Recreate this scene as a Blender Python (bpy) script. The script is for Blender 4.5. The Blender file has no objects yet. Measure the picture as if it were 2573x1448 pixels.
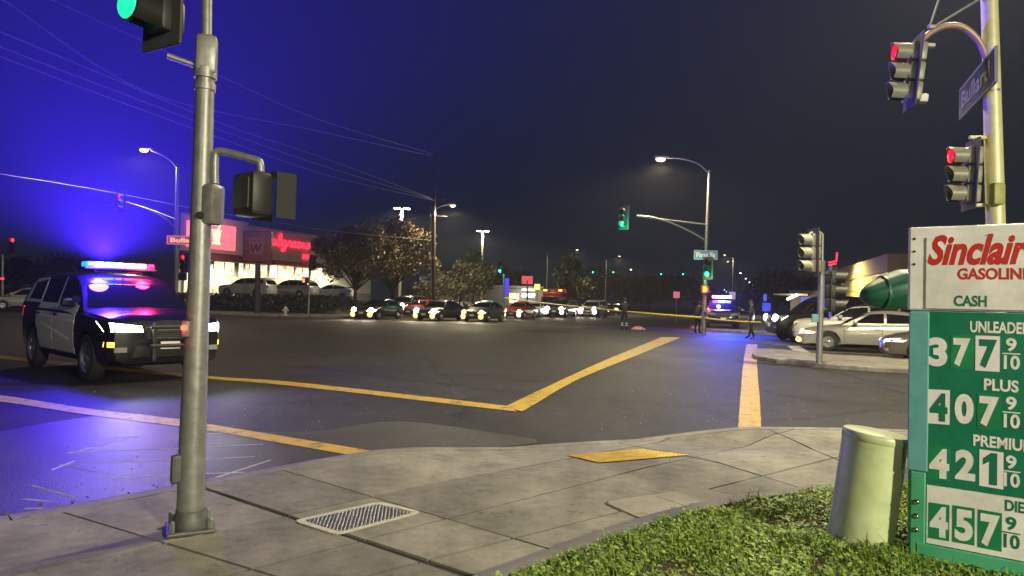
import bpy, bmesh, math, random
from mathutils import Vector, Matrix, Euler
from mathutils.bvhtree import BVHTree
R = math.radians
random.seed(7)
S = bpy.context.scene
COL = S.collection

# ------------------------------------------------------------------ camera, sky, lamps, exposure
CAM_H, FOCAL, PW, PH = 1.5, 24.0, 2573.0, 1448.0
FPX = FOCAL / 36.0 * PW
PITCH, ROLL = math.atan(33 / FPX), math.atan(0.024)
camd = bpy.data.cameras.new('camera'); cam = bpy.data.objects.new('camera', camd); COL.objects.link(cam)
camd.lens = FOCAL; camd.sensor_width = 36.0; camd.clip_end = 5000; camd.clip_start = 0.05
CM = Matrix.Translation((0, 0, CAM_H)) @ Matrix.Rotation(math.pi / 2 + PITCH, 4, 'X') @ Matrix.Rotation(ROLL, 4, 'Z')
cam.matrix_world = CM; S.camera = cam

w = bpy.data.worlds.new('World'); S.world = w; w.use_nodes = True
nt = w.node_tree; bg = nt.nodes['Background']
sky = nt.nodes.new('ShaderNodeTexSky'); sky.sky_type = 'NISHITA'; sky.sun_disc = False
sky.sun_elevation = R(-5); sky.sun_rotation = R(200); sky.altitude = 0
mx = nt.nodes.new('ShaderNodeMix'); mx.data_type = 'RGBA'; mx.blend_type = 'ADD'; mx.inputs[0].default_value = 1.0
nt.links.new(sky.outputs[0], mx.inputs[6]); mx.inputs[7].default_value = (0.055, 0.10, 0.21, 1)   # city night glow
nt.links.new(mx.outputs[2], bg.inputs['Color']); bg.inputs['Strength'].default_value = 0.085

vs = S.view_settings
vs.view_transform = 'Standard'; vs.look = 'None'; vs.exposure = 0.0; vs.gamma = 1.0; vs.use_curve_mapping = False
S.cycles.use_denoising = True
try: S.cycles.denoiser = 'OPENIMAGEDENOISE'
except Exception: pass
S.cycles.max_bounces = 5; S.cycles.diffuse_bounces = 2; S.cycles.glossy_bounces = 3; S.cycles.transmission_bounces = 3
S.cycles.volume_bounces = 0; S.cycles.sample_clamp_indirect = 4.0; S.cycles.use_light_tree = True
S.cycles.caustics_reflective = False; S.cycles.caustics_refractive = False
HAZE = 0.0006

def lamp(kind, name, loc, power, color, aim=None, size=0.15, cone=150, blend=0.6, parent=None):
    d = bpy.data.lights.new(name, kind); d.energy = power; d.color = color
    if kind == 'AREA': d.shape = 'RECTANGLE'; d.size = size; d.size_y = size
    else: d.shadow_soft_size = size
    if kind == 'SPOT': d.spot_size = R(cone); d.spot_blend = blend
    o = bpy.data.objects.new(name, d); COL.objects.link(o); o.location = loc
    if aim is not None:
        o.rotation_euler = (Vector(aim) - Vector(loc)).to_track_quat('-Z', 'Y').to_euler()
    return o

WARM = (1.0, 0.80, 0.50); COOL = (1.0, 0.93, 0.62); HEAD = (1.0, 0.93, 0.80)
# fuel forecourt lights behind the camera on the right, and the corner's own tall luminaires above the frame
lamp('SPOT', 'forecourt_light', (9.0, -7.0, 5.2), 10800, COOL, (3.2, 7.0, 0.3), 0.5, 84, 1.0)
lamp('SPOT', 'forecourt_light', (-1.0, -11.0, 5.2), 1500, COOL, (0.8, 6.0, 0.0), 0.5, 90, 0.8)
lamp('SPOT', 'corner_luminaire', (3.6, 10.6, 10.0), 3600, (1.0, 0.86, 0.52), (3.4, 10.4, 0.0), 0.2, 165)
lamp('SPOT', 'corner_luminaire', (9.5, 13.5, 10.0), 7500, (1.0, 0.88, 0.55), (9.8, 14.5, 0.0), 0.2, 165)

# ------------------------------------------------------------------ from the photograph's pixels to places on the ground
def ray(px, py):
    return (CM.to_3x3() @ Vector(((px - PW / 2) / FPX, -(py - PH / 2) / FPX, -1.0)))
def gz(px, py, z=0.0):
    d = ray(px, py); t = (z - CAM_H) / d.z
    return Vector((d.x * t, d.y * t, z))
def at(px, py, D):
    d = ray(px, py); t = D / d.y
    return Vector((d.x * t, D, CAM_H + d.z * t))
def gp(px, D, z=0.0):
    a, b = at(px, 500, D), at(px, 900, D)
    k = (z - a.z) / (b.z - a.z); p = a.lerp(b, k); p.z = z
    return p
BD = Vector((0.35, 0.937, 0)).normalized()       # the street that runs away from us
AD = Vector((BD.y, -BD.x, 0))                    # the cross street, to the right

# ------------------------------------------------------------------ materials
MATS = {}
def mat(name, col=(.5, .5, .5), rough=.6, metal=0.0, nscale=0, namt=.25, bump=0, bscale=40, emit=None, estr=0, sample=True, coat=0, col2=None, spec=.5, detail=6):
    if name in MATS: return MATS[name]
    m = bpy.data.materials.new(name); m.use_nodes = True; MATS[name] = m
    n = m.node_tree.nodes; l = m.node_tree.links; b = n['Principled BSDF']
    b.inputs['Base Color'].default_value = (*col, 1); b.inputs['Roughness'].default_value = rough
    b.inputs['Metallic'].default_value = metal; b.inputs['Specular IOR Level'].default_value = spec
    if coat: b.inputs['Coat Weight'].default_value = coat; b.inputs['Coat Roughness'].default_value = .05
    if emit:
        b.inputs['Emission Color'].default_value = (*emit, 1); b.inputs['Emission Strength'].default_value = estr
        if not sample: m.cycles.emission_sampling = 'NONE'
    else:
        m.cycles.emission_sampling = 'NONE'
    if nscale or bump:
        tc = n.new('ShaderNodeTexCoord')
    if nscale:
        t = n.new('ShaderNodeTexNoise'); t.inputs['Scale'].default_value = nscale; t.inputs['Detail'].default_value = detail
        t.inputs['Roughness'].default_value = .65
        l.new(tc.outputs['Object'], t.inputs['Vector'])
        r = n.new('ShaderNodeValToRGB'); r.color_ramp.elements[0].position = .3; r.color_ramp.elements[1].position = .72
        c2 = col2 or tuple(min(1, c * (1 + namt)) for c in col); c1 = tuple(c * (1 - namt) for c in col) if not col2 else col
        r.color_ramp.elements[0].color = (*c1, 1); r.color_ramp.elements[1].color = (*c2, 1)
        l.new(t.outputs['Fac'], r.inputs[0]); l.new(r.outputs[0], b.inputs['Base Color'])
        mr = n.new('ShaderNodeMapRange'); mr.inputs[3].default_value = max(.03, rough - .12); mr.inputs[4].default_value = min(1, rough + .12)
        l.new(t.outputs['Fac'], mr.inputs[0]); l.new(mr.outputs[0], b.inputs['Roughness'])
    if bump:
        t2 = n.new('ShaderNodeTexNoise'); t2.inputs['Scale'].default_value = bscale; t2.inputs['Detail'].default_value = 5
        l.new(tc.outputs['Object'], t2.inputs['Vector'])
        bp = n.new('ShaderNodeBump'); bp.inputs['Strength'].default_value = bump; bp.inputs['Distance'].default_value = .02
        l.new(t2.outputs['Fac'], bp.inputs['Height']); l.new(bp.outputs[0], b.inputs['Normal'])
    return m
def em(name, col, s, sample=False, base=None):
    return mat(name, base or col, .3, emit=col, estr=s, sample=sample)

def asphalt_mat(name, c, rough, speck, bump, blotch=0.0, crack=0):
    m = bpy.data.materials.new(name); m.use_nodes = True; MATS[name] = m; m.cycles.emission_sampling = 'NONE'
    n = m.node_tree.nodes; l = m.node_tree.links; b = n['Principled BSDF']
    tc = n.new('ShaderNodeTexCoord')
    def noise(s, d, ro=.6):
        t = n.new('ShaderNodeTexNoise'); t.inputs['Scale'].default_value = s; t.inputs['Detail'].default_value = d; t.inputs['Roughness'].default_value = ro
        l.new(tc.outputs['Object'], t.inputs['Vector']); return t
    big, mid, fine = noise(.16, 5), noise(1.7, 8, .7), noise(140, 3)
    def ramp(src, p0, p1, v0, v1):
        r = n.new('ShaderNodeMapRange'); r.inputs[1].default_value = p0; r.inputs[2].default_value = p1; r.inputs[3].default_value = v0; r.inputs[4].default_value = v1
        l.new(src, r.inputs[0]); return r.outputs[0]
    def mul(a, b2):
        k = n.new('ShaderNodeMath'); k.operation = 'MULTIPLY'; l.new(a, k.inputs[0]); l.new(b2, k.inputs[1]); return k.outputs[0]
    st_n = noise(3.3, 9, .75); sp_n = noise(11, 4, .5)
    f = mul(mul(ramp(st_n.outputs[0], .32, .60, 1 - blotch, 1.0), ramp(sp_n.outputs[0], .26, .36, 1 - blotch * .8, 1.0)), mul(mul(ramp(big.outputs[0], .35, .65, .60 if crack else .74, 1.40 if crack else 1.22), ramp(mid.outputs[0], .3, .7, .74, 1.26)), ramp(fine.outputs[0], .45, .75, 1 - speck * .4, 1 + speck)))
    cc = n.new('ShaderNodeVectorMath'); cc.operation = 'SCALE'; cc.inputs[0].default_value = c; l.new(f, cc.inputs['Scale'])
    if crack:
        wv = noise(1.2, 4); ad = n.new('ShaderNodeVectorMath'); ad.operation = 'MULTIPLY_ADD'; l.new(wv.outputs['Color'], ad.inputs[0]); ad.inputs[1].default_value = (.9, .9, 0); l.new(tc.outputs['Object'], ad.inputs[2])
        vo = n.new('ShaderNodeTexVoronoi'); vo.feature = 'DISTANCE_TO_EDGE'; vo.inputs['Scale'].default_value = crack; l.new(ad.outputs[0], vo.inputs['Vector'])
        ck = mul(ramp(vo.outputs['Distance'], .003, .011, .45, 1.0), ramp(noise(.35, 3).outputs[0], .4, .5, 1.0, 1.0)); f2 = n.new('ShaderNodeVectorMath'); f2.operation = 'SCALE'; l.new(cc.outputs[0], f2.inputs[0]); l.new(ck, f2.inputs['Scale']); cc = f2
    l.new(cc.outputs[0], b.inputs['Base Color']); b.inputs['Specular IOR Level'].default_value = .32
    l.new(ramp(big.outputs[0], .3, .7, rough - .1, rough + .1), b.inputs['Roughness'])
    bp = n.new('ShaderNodeBump'); bp.inputs['Strength'].default_value = bump; bp.inputs['Distance'].default_value = .006
    t = noise(75, 3); l.new(t.outputs[0], bp.inputs['Height']); l.new(bp.outputs[0], b.inputs['Normal'])
    return m

asphalt_mat('asphalt', (.034, .033, .036), .72, .6, .5, .40, .25)
asphalt_mat('asphalt_rough', (.062, .060, .060), .5, 1.3, 1.0)
asphalt_mat('lot', (.05, .05, .05), .6, .5, .4)
asphalt_mat('concrete', (.265, .248, .22), .8, .22, .4, .46)
asphalt_mat('concrete_slab2', (.225, .213, .19), .82, .24, .45, .5)
mat('joint_dirt', (.035, .03, .026), .95, nscale=20, namt=.4)
asphalt_mat('concrete_old', (.20, .19, .17), .85, .3, .5)
asphalt_mat('concrete_ramp', (.25, .235, .205), .85, .25, .45)
mat('earth', (.03, .03, .028), .95, nscale=.3, namt=.4)
mat('soil', (.075, .045, .028), .95, nscale=6, namt=.5, bump=.8, bscale=20)
mat('yellow_paint', (.55, .33, .055), .6, nscale=5, namt=.28, bump=.2, bscale=60, detail=10)
def worn_paint(name, c, under, scale, lo, hi):
    m = bpy.data.materials.new(name); m.use_nodes = True; MATS[name] = m; m.cycles.emission_sampling = 'NONE'; n = m.node_tree.nodes; l = m.node_tree.links; b = n['Principled BSDF']; tc = n.new('ShaderNodeTexCoord')
    a = n.new('ShaderNodeTexNoise'); a.inputs['Scale'].default_value = scale; a.inputs['Detail'].default_value = 12; a.inputs['Roughness'].default_value = .78; l.new(tc.outputs['Object'], a.inputs['Vector'])
    r = n.new('ShaderNodeMapRange'); r.inputs[1].default_value = lo; r.inputs[2].default_value = hi; l.new(a.outputs[0], r.inputs[0])
    a2 = n.new('ShaderNodeTexNoise'); a2.inputs['Scale'].default_value = 1.1; a2.inputs['Detail'].default_value = 6; l.new(tc.outputs['Object'], a2.inputs['Vector'])
    v = n.new('ShaderNodeMix'); v.data_type = 'RGBA'; v.inputs[6].default_value = (*[k * .62 for k in c], 1); v.inputs[7].default_value = (*c, 1); l.new(a2.outputs[0], v.inputs[0])
    x = n.new('ShaderNodeMix'); x.data_type = 'RGBA'; x.inputs[6].default_value = (*under, 1); l.new(v.outputs[2], x.inputs[7]); l.new(r.outputs[0], x.inputs[0]); l.new(x.outputs[2], b.inputs['Base Color']); b.inputs['Roughness'].default_value = .65
del MATS['yellow_paint']; worn_paint('yellow_paint', (.58, .38, .045), (.05, .046, .04), 4.5, .36, .48)
mat('dome_yellow', (.62, .42, .05), .6, nscale=9, namt=.3, bump=.3, bscale=50, detail=10)
mat('white_paint', (.62, .62, .60), .6, nscale=4, namt=.25)
mat('sealant', (.40, .40, .44), .4, nscale=8, namt=.3)  # pale base stands in for headlight glint on the sealed cuts
mat('galv', (.27, .27, .265), .45, .55, nscale=14, namt=.22, bump=.08, bscale=30)
mat('galv_dark', (.12, .12, .12), .55, .4, nscale=14, namt=.2)
mat('pole_cream', (.58, .55, .32), .42, .15, nscale=7, namt=.12, bump=.06, bscale=18)
mat('box_olive', (.30, .32, .10), .5, nscale=9, namt=.15)
mat('sig_body', (.22, .22, .17), .42, nscale=20, namt=.15)
mat('sig_dark', (.02, .02, .021), .5)
mat('backplate', (.05, .045, .05), .55)
mat('pipe_brown', (.34, .22, .17), .45, .3, nscale=15, namt=.2)
mat('lens_off', (.02, .02, .02), .15)
mat('black', (.012, .012, .013), .4)
mat('rubber', (.018, .018, .018), .8)
mat('glass', (.008, .009, .011), .04, spec=.7)
mat('chrome', (.75, .75, .75), .12, 1.0)
mat('rim', (.55, .55, .56), .25, .9)
mat('plate', (.75, .75, .72), .5)
mat('wood', (.075, .05, .035), .85, nscale=10, namt=.35, bump=.3, bscale=30)
mat('bark', (.05, .035, .025), .9, nscale=12, namt=.4, bump=.5, bscale=30)
mat('cable', (.05, .05, .05), .6)
LEAFS = {}
def leaf_mat(name, c1, c2, trans=.35):
    m = mat(name, c1, .6, nscale=1.5, col2=c2, detail=3)
    m.node_tree.nodes['Principled BSDF'].inputs['Subsurface Weight'].default_value = 0
    return m
leaf_mat('leaf_rust', (.075, .062, .024), (.22, .165, .06))
leaf_mat('leaf_dark', (.035, .04, .016), (.10, .085, .032))
leaf_mat('leaf_green', (.05, .085, .02), (.11, .14, .035))
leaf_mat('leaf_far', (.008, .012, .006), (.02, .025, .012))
leaf_mat('hedge', (.012, .018, .008), (.035, .04, .015))

# ------------------------------------------------------------------ mesh helpers
class MB:
    def __init__(s): s.v = []; s.f = []
    def add(s, vs, fs, M=None):
        o = len(s.v)
        s.v += [tuple(M @ Vector(p)) for p in vs] if M is not None else [tuple(p) for p in vs]
        s.f += [tuple(i + o for i in q) for q in fs]; return s
    def box(s, c, size, M=None, rz=0):
        x, y, z = (k / 2 for k in size)
        vs = [(a * x, b * y, d * z) for a in (-1, 1) for b in (-1, 1) for d in (-1, 1)]
        T = Matrix.Translation(c) @ Matrix.Rotation(rz, 4, 'Z')
        if M is not None: T = M @ T
        return s.add(vs, [(0, 1, 3, 2), (4, 6, 7, 5), (0, 4, 5, 1), (2, 3, 7, 6), (0, 2, 6, 4), (1, 5, 7, 3)], T)
    def bbox(s, c, size, bev=.02, M=None, rz=0):     # box with chamfered edges
        bm = bmesh.new(); bmesh.ops.create_cube(bm, size=1)
        bmesh.ops.scale(bm, vec=size, verts=bm.verts)
        bmesh.ops.bevel(bm, geom=bm.edges[:], offset=min(bev, min(size) * .45), segments=2, affect='EDGES', profile=.5)
        T = Matrix.Translation(c) @ Matrix.Rotation(rz, 4, 'Z')
        if M is not None: T = M @ T
        bm.verts.index_update()
        s.add([v.co.copy() for v in bm.verts], [tuple(v.index for v in f.verts) for f in bm.faces], T); bm.free(); return s
    def tube(s, pts, rad, n=10, cap=True):
        pts = [Vector(p) for p in pts]; k = len(pts)
        rad = rad if isinstance(rad, (list, tuple)) else [rad] * k
        up = Vector((0, 0, 1)); vs = []; prev = None
        for i, p in enumerate(pts):
            t = (pts[min(i + 1, k - 1)] - pts[max(i - 1, 0)]).normalized()
            if prev is None: a = t.orthogonal().normalized()
            else:
                a = prev - t * prev.dot(t); a = a.normalized() if a.length > 1e-6 else t.orthogonal().normalized()
            prev = a; b = t.cross(a)
            vs += [p + (a * math.cos(2 * math.pi * j / n) + b * math.sin(2 * math.pi * j / n)) * rad[i] for j in range(n)]
        fs = [(i * n + j, i * n + (j + 1) % n, (i + 1) * n + (j + 1) % n, (i + 1) * n + j) for i in range(k - 1) for j in range(n)]
        if cap: fs += [tuple(range(n))[::-1], tuple((k - 1) * n + j for j in range(n))]
        return s.add(vs, fs)
    def lathe(s, prof, n=24, M=None, cap=True):                # prof: (r, z); about z
        vs = [(r * math.cos(2 * math.pi * j / n), r * math.sin(2 * math.pi * j / n), z) for r, z in prof for j in range(n)]
        fs = [(i * n + j, i * n + (j + 1) % n, (i + 1) * n + (j + 1) % n, (i + 1) * n + j) for i in range(len(prof) - 1) for j in range(n)]
        if cap: fs += [tuple(range(n))[::-1], tuple((len(prof) - 1) * n + j for j in range(n))]
        return s.add(vs, fs, M)
    def prism(s, poly, z0, z1, M=None):
        n = len(poly)
        vs = [(p[0], p[1], z0) for p in poly] + [(p[0], p[1], z1) for p in poly]
        fs = [tuple(range(n))[::-1], tuple(range(n, 2 * n))] + [(i, (i + 1) % n, n + (i + 1) % n, n + i) for i in range(n)]
        return s.add(vs, fs, M)
    def build(s, name, m, parent=None, smooth=0, origin=None, bevel=0):
        vs = s.v
        if origin is not None: o = Vector(origin); vs = [tuple(Vector(v) - o) for v in vs]
        me = bpy.data.meshes.new(name); me.from_pydata(vs, [], s.f); me.validate(); me.update()
        bm = bmesh.new(); bm.from_mesh(me); bmesh.ops.recalc_face_normals(bm, faces=bm.faces); bm.to_mesh(me); bm.free()
        if smooth:
            me.shade_smooth()
            try: me.set_sharp_from_angle(angle=R(smooth))
            except Exception: pass
        me.materials.append(MATS[m] if isinstance(m, str) else m)
        ob = bpy.data.objects.new(name, me); COL.objects.link(ob)
        if parent: ob.parent = parent
        elif origin is not None: ob.location = origin
        if bevel:
            b = ob.modifiers.new('bevel', 'BEVEL'); b.width = bevel; b.segments = 2; b.limit_method = 'ANGLE'; b.angle_limit = R(40)
        return ob
def tag(o, label=None, cat=None, group=None, kind=None):
    if label: o['label'] = label
    if cat: o['category'] = cat
    if group: o['group'] = group
    if kind: o['kind'] = kind
    return o
def thing(name, label, cat, loc=(0, 0, 0), rz=0, group=None):
    o = bpy.data.objects.new(name, None); COL.objects.link(o); o.location = loc; o.rotation_euler = (0, 0, rz); o.empty_display_size = .1
    return tag(o, label, cat, group)
def crom(pts, n):                                     # smooth curve through points
    pts = [Vector(p) for p in pts]; P = [pts[0] * 2 - pts[1]] + pts + [pts[-1] * 2 - pts[-2]]; out = []
    for i in range(1, len(P) - 2):
        for k in range(n):
            t = k / n; a, b, c, d = P[i - 1:i + 3]
            out.append(.5 * ((2 * b) + (c - a) * t + (2 * a - 5 * b + 4 * c - d) * t * t + (3 * b - a - 3 * c + d) * t ** 3))
    return out + [pts[-1]]
TXT = {}
def text_geo(sx, bold=0.0, shear=0.0):
    k = (sx, bold, shear)
    if k in TXT: return TXT[k]
    c = bpy.data.curves.new('txt', 'FONT'); c.body = sx; c.offset = bold; c.shear = shear; c.resolution_u = 4; c.extrude = .02
    o = bpy.data.objects.new('txt', c); COL.objects.link(o)
    dg = bpy.context.evaluated_depsgraph_get(); me = o.evaluated_get(dg).to_mesh()
    vs = [v.co.copy() for v in me.vertices]; fs = [tuple(p.vertices) for p in me.polygons]
    o.evaluated_get(dg).to_mesh_clear(); bpy.data.objects.remove(o); bpy.data.curves.remove(c)
    x0, x1 = min(v.x for v in vs), max(v.x for v in vs); y0, y1 = min(v.y for v in vs), max(v.y for v in vs)
    vs = [((v.x - x0) / (x1 - x0), (v.y - y0) / (y1 - y0), v.z / .02) for v in vs]
    TXT[k] = (vs, fs); return TXT[k]
TXT[('1', .05, 0)] = ([(x_, y_, z_) for z_ in (-1, 1) for x_, y_ in ((.42, 0), (.86, 0), (.86, 1), (.52, 1), (.06, .80), (.06, .60), (.42, .73))], [tuple(range(7)), tuple(range(13, 6, -1))] + [(k_, (k_ + 1) % 7, 7 + (k_ + 1) % 7, 7 + k_) for k_ in range(7)])
def text_on(mb, sx, o, U, V, N, bold=.0, shear=0, th=.002):   # fills the rectangle o, o+U, o+V
    vs, fs = text_geo(sx, bold, shear)
    mb.add([Vector(o) + U * a + V * b + N * (th * c) for a, b, c in vs], fs); return mb
# ================================================================== THE SETTING
def sheet(name, pts, z, m, parent=None, kind=None):
    mb = MB(); mb.add([(p[0], p[1], z) for p in pts], [tuple(range(len(pts)))])
    o = mb.build(name, m, parent)
    if o.data.polygons[0].normal.z < 0: o.data.flip_normals()
    return tag(o, kind=kind) if kind else o
tag(sheet('ground', [(-385, -385), (385, -385), (385, 385), (-385, 385)], -.03, 'earth'), 'dark flat ground stretching to the horizon', kind='structure')
road = tag(sheet('road', [(-160, -40), (160, -40), (160, 330), (-160, 330)], 0.0, 'asphalt'), 'dark worn asphalt of the wide street crossing', kind='structure')

CURB_Z = .13
def smooth_line(pts, step=.3, it=6):
    out = [pts[0].copy()]
    for a, b in zip(pts[:-1], pts[1:]):
        n = max(1, int(round((b - a).length / step)))
        out += [a.lerp(b, (k + 1) / n) for k in range(n)]
    for _ in range(it): out = [out[0]] + [(out[i - 1] + out[i] * 2 + out[i + 1]) / 4 for i in range(1, len(out) - 1)] + [out[-1]]
    return out
curb_px = [(0, 1352), (180, 1318), (448, 1262), (547, 1240), (945, 1161), (1280, 1124), (1429, 1112), (1650, 1103), (1876, 1099), (2291, 1105)]
cw = [gz(*p) for p in curb_px]
d0 = (cw[0] - cw[1]).normalized(); d0 = Vector((-.76, -.65, 0))
cw = [cw[0] + d0 * 12, cw[0] + d0 * 3] + cw + [cw[-1] + AD * 4, cw[-1] + AD * 30]
cw = smooth_line(cw)
# the kerb ramp by the yellow panel
pc = gz(1575, 1160, .03)
ci = min(range(len(cw)), key=lambda i: (cw[i] - Vector((pc.x, pc.y, 0))).length)
rt = (cw[ci + 3] - cw[ci - 3]).normalized(); rn = Vector((rt.y, -rt.x, 0))    # along the kerb / into the pavement
rc = cw[ci]
def zf(x, y):
    d = Vector((x, y, 0)) - rc; s = d.dot(rn); t = abs(d.dot(rt) - .05)
    k = max(min(1, max(0, (t - .75) / 1.25)), min(1, max(0, (s - .15) / 1.45)))
    return .012 + (CURB_Z - .012) * k
def offset(poly, k):
    out = []
    for i, p in enumerate(poly):
        t = (poly[min(i + 1, len(poly) - 1)] - poly[max(i - 1, 0)]).normalized()
        out.append(p + Vector((t.y, -t.x, 0)) * k)
    return out
ci0 = offset(cw, .02); ci1 = offset(cw, .16)
side = tag(sheet('sidewalk', [(p.x, p.y) for p in ci1] + [(30, -6), (-16, -6)], -.012, 'joint_dirt'), 'pale concrete sidewalk on the near corner', kind='structure')
# kerb: one casting between joints
def kerb(name, line, m, zfn, wd, parent, step):
    i = 0
    while i < len(line) - 1:
        seg = line[i:i + step + 1]; i += step
        if len(seg) < 2: break
        a = [p.copy() for p in seg]
        L = (a[-1] - a[-2]).normalized(); a[-1] = a[-1] - L * .006
        A = offset(a, 0); B = offset(a, .022); C = offset(a, wd)
        mb = MB(); n = len(a); vs = []
        for k in range(n):
            z = zfn(B[k].x, B[k].y)
            vs += [(A[k].x, A[k].y, -.02), (A[k].x, A[k].y, max(.001, z - .025)), (B[k].x, B[k].y, z), (C[k].x, C[k].y, z), (C[k].x, C[k].y, -.02)]
        fs = [(5 * k + j, 5 * k + j + 1, 5 * k + 5 + j + 1, 5 * k + 5 + j) for k in range(n - 1) for j in range(4)] + [(0, 1, 2, 3, 4), tuple(5 * (n - 1) + j for j in range(5))]
        mb.add(vs, fs); mb.build('kerb_stone', m, parent, smooth=50)
kerb('kerb', cw, 'concrete', zf, .155, side, 5)
# slabs, cut along the joints the photograph shows
mow_px = [(1219, 1447), (1433, 1361), (1666, 1282), (1853, 1247), (2086, 1216), (2291, 1209), (2573, 1216)]
mow = [gz(*p, CURB_Z) for p in mow_px]
mow = [Vector((-.75, .4, CURB_Z)), Vector((-.75, 2.2, CURB_Z)), Vector((-.5, 3.2, CURB_Z))] + mow + [mow[-1] + AD * 6]
mow = smooth_line(mow, .25)
bm = bmesh.new()
vl = [bm.verts.new((p.x, p.y, 0)) for p in offset(cw, .162)] + [bm.verts.new((p.x, p.y, 0)) for p in reversed(mow)] + [bm.verts.new((-.75, -4, 0)), bm.verts.new((-9, -4, 0))]
bm.faces.new(vl); bmesh.ops.triangulate(bm, faces=bm.faces[:])
cuts = [((294, 1328), (632, 1430)), ((587, 1253), (736, 1303)), ((816, 1213), (1280, 1350)), ((895, 1350), (1194, 1447)),
        ((632, 1430), (1280, 1263)), ((1075, 1407), (1536, 1291)), ((537, 1337), (1159, 1198)),
        ((1700, 1130), (2010, 1225)), ((1980, 1100), (2240, 1215))]
tris = [[v.co.copy() for v in f.verts] for f in bm.faces]; bm.free()
lines = []
for a, b in cuts:
    A, B = gz(*a, CURB_Z), gz(*b, CURB_Z); t = (B - A).normalized(); lines.append((A, Vector((-t.y, t.x, 0))))
b3 = bmesh.new()
for P in tris: b3.faces.new([b3.verts.new(p) for p in P])
bmesh.ops.remove_doubles(b3, verts=b3.verts[:], dist=1e-4)
for ax, rng in ((0, range(-30, 40)), (1, range(-14, 40))):
    for k in rng: bmesh.ops.bisect_plane(b3, geom=b3.verts[:] + b3.edges[:] + b3.faces[:], plane_co=(k * .3, k * .3, 0), plane_no=(1, 0, 0) if ax == 0 else (0, 1, 0))
for v in b3.verts: v.co.z = zf(v.co.x, v.co.y) - .014
bmesh.ops.recalc_face_normals(b3, faces=b3.faces[:]); me = bpy.data.meshes.new('joint_filler'); b3.to_mesh(me); b3.free(); me.materials.append(MATS['joint_dirt'])
if sum(p.normal.z for p in me.polygons) < 0: me.flip_normals()
jf = bpy.data.objects.new('joint_filler', me); COL.objects.link(jf); jf.parent = side
GAP = .010
def clip(P, A, n, sg):
    out = []
    for k in range(len(P)):
        p, q = P[k], P[(k + 1) % len(P)]; dp = (p - A).dot(n) * sg - GAP; dq = (q - A).dot(n) * sg - GAP
        if dp >= 0: out.append(p)
        if (dp >= 0) != (dq >= 0): out.append(p.lerp(q, dp / (dp - dq)))
    return out
cells = [((), [t for t in tris])]
for A, n in lines:
    A = Vector((A.x, A.y, 0)); nx_ = []
    for key, P in cells:
        for sg in (1, -1):
            Q = [c for c in (clip(t, A, n, sg) for t in P) if len(c) > 2]
            if Q: nx_.append((key + (sg,), Q))
    cells = nx_
for key, polys in cells:
    b2 = bmesh.new()
    for P in polys:
        try: b2.faces.new([b2.verts.new(p) for p in P])
        except Exception: pass
    bmesh.ops.remove_doubles(b2, verts=b2.verts[:], dist=2e-4)
    if sum(f.calc_area() for f in b2.faces) < .02: b2.free(); continue
    xs = [v.co.x for v in b2.verts]; ys = [v.co.y for v in b2.verts]
    if not xs: b2.free(); continue
    g = .35; x = math.floor(min(xs) / g) * g
    while x < max(xs) and max(xs) < 8:
        bmesh.ops.bisect_plane(b2, geom=b2.verts[:] + b2.edges[:] + b2.faces[:], plane_co=(x, 0, 0), plane_no=(1, 0, 0)); x += g
    y = math.floor(min(ys) / g) * g
    while y < max(ys):
        bmesh.ops.bisect_plane(b2, geom=b2.verts[:] + b2.edges[:] + b2.faces[:], plane_co=(0, y, 0), plane_no=(0, 1, 0)); y += g
    dz = random.uniform(-.003, .002)
    for v in b2.verts: v.co.z = zf(v.co.x, v.co.y) + dz
    be = [e for e in b2.edges if e.is_boundary]
    ex = bmesh.ops.extrude_edge_only(b2, edges=be)
    for v in [q for q in ex['geom'] if isinstance(q, bmesh.types.BMVert)]: v.co.z -= .03
    bmesh.ops.recalc_face_normals(b2, faces=b2.faces[:])
    me = bpy.data.meshes.new('slab'); b2.to_mesh(me); b2.free()
    me.materials.append(MATS[random.choice(['concrete', 'concrete', 'concrete_slab2'])] if 'concrete_slab2' in MATS else MATS['concrete'])
    if sum(p.normal.z * p.area for p in me.polygons) < 0: me.flip_normals()
    ob = bpy.data.objects.new('slab', me); COL.objects.link(ob); ob.parent = side
# yellow tactile panel with domes, lying in the ramp
def quad_on(px, z): return [gz(*p, z) for p in px]
q = quad_on([(1424, 1153), (1613, 1137), (1732, 1163), (1505, 1184)], .035)
def bil(q, u, v): return q[0].lerp(q[1], u).lerp(q[3].lerp(q[2], u), v)
mb = MB(); n = 8
vs = [bil(q, i / n, j / n) for j in range(n + 1) for i in range(n + 1)]
vs = [Vector((p.x, p.y, zf(p.x, p.y) + .006)) for p in vs]
mb.add(vs, [(j * (n + 1) + i, j * (n + 1) + i + 1, (j + 1) * (n + 1) + i + 1, (j + 1) * (n + 1) + i) for j in range(n) for i in range(n)])
panel = mb.build('tactile_panel', 'dome_yellow', side); panel['label'] = 'yellow studded warning panel set in the kerb ramp'
dm = MB()
for i in range(22):
    for j in range(16):
        p = bil(q, (i + .5) / 22, (j + .5) / 16)
        dm.lathe([(.013, 0), (.011, .004), (.004, .006)], 6, Matrix.Translation((p.x, p.y, zf(p.x, p.y) + .0055)))
tag(dm.build('dome', 'dome_yellow', panel), kind='stuff')
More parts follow.
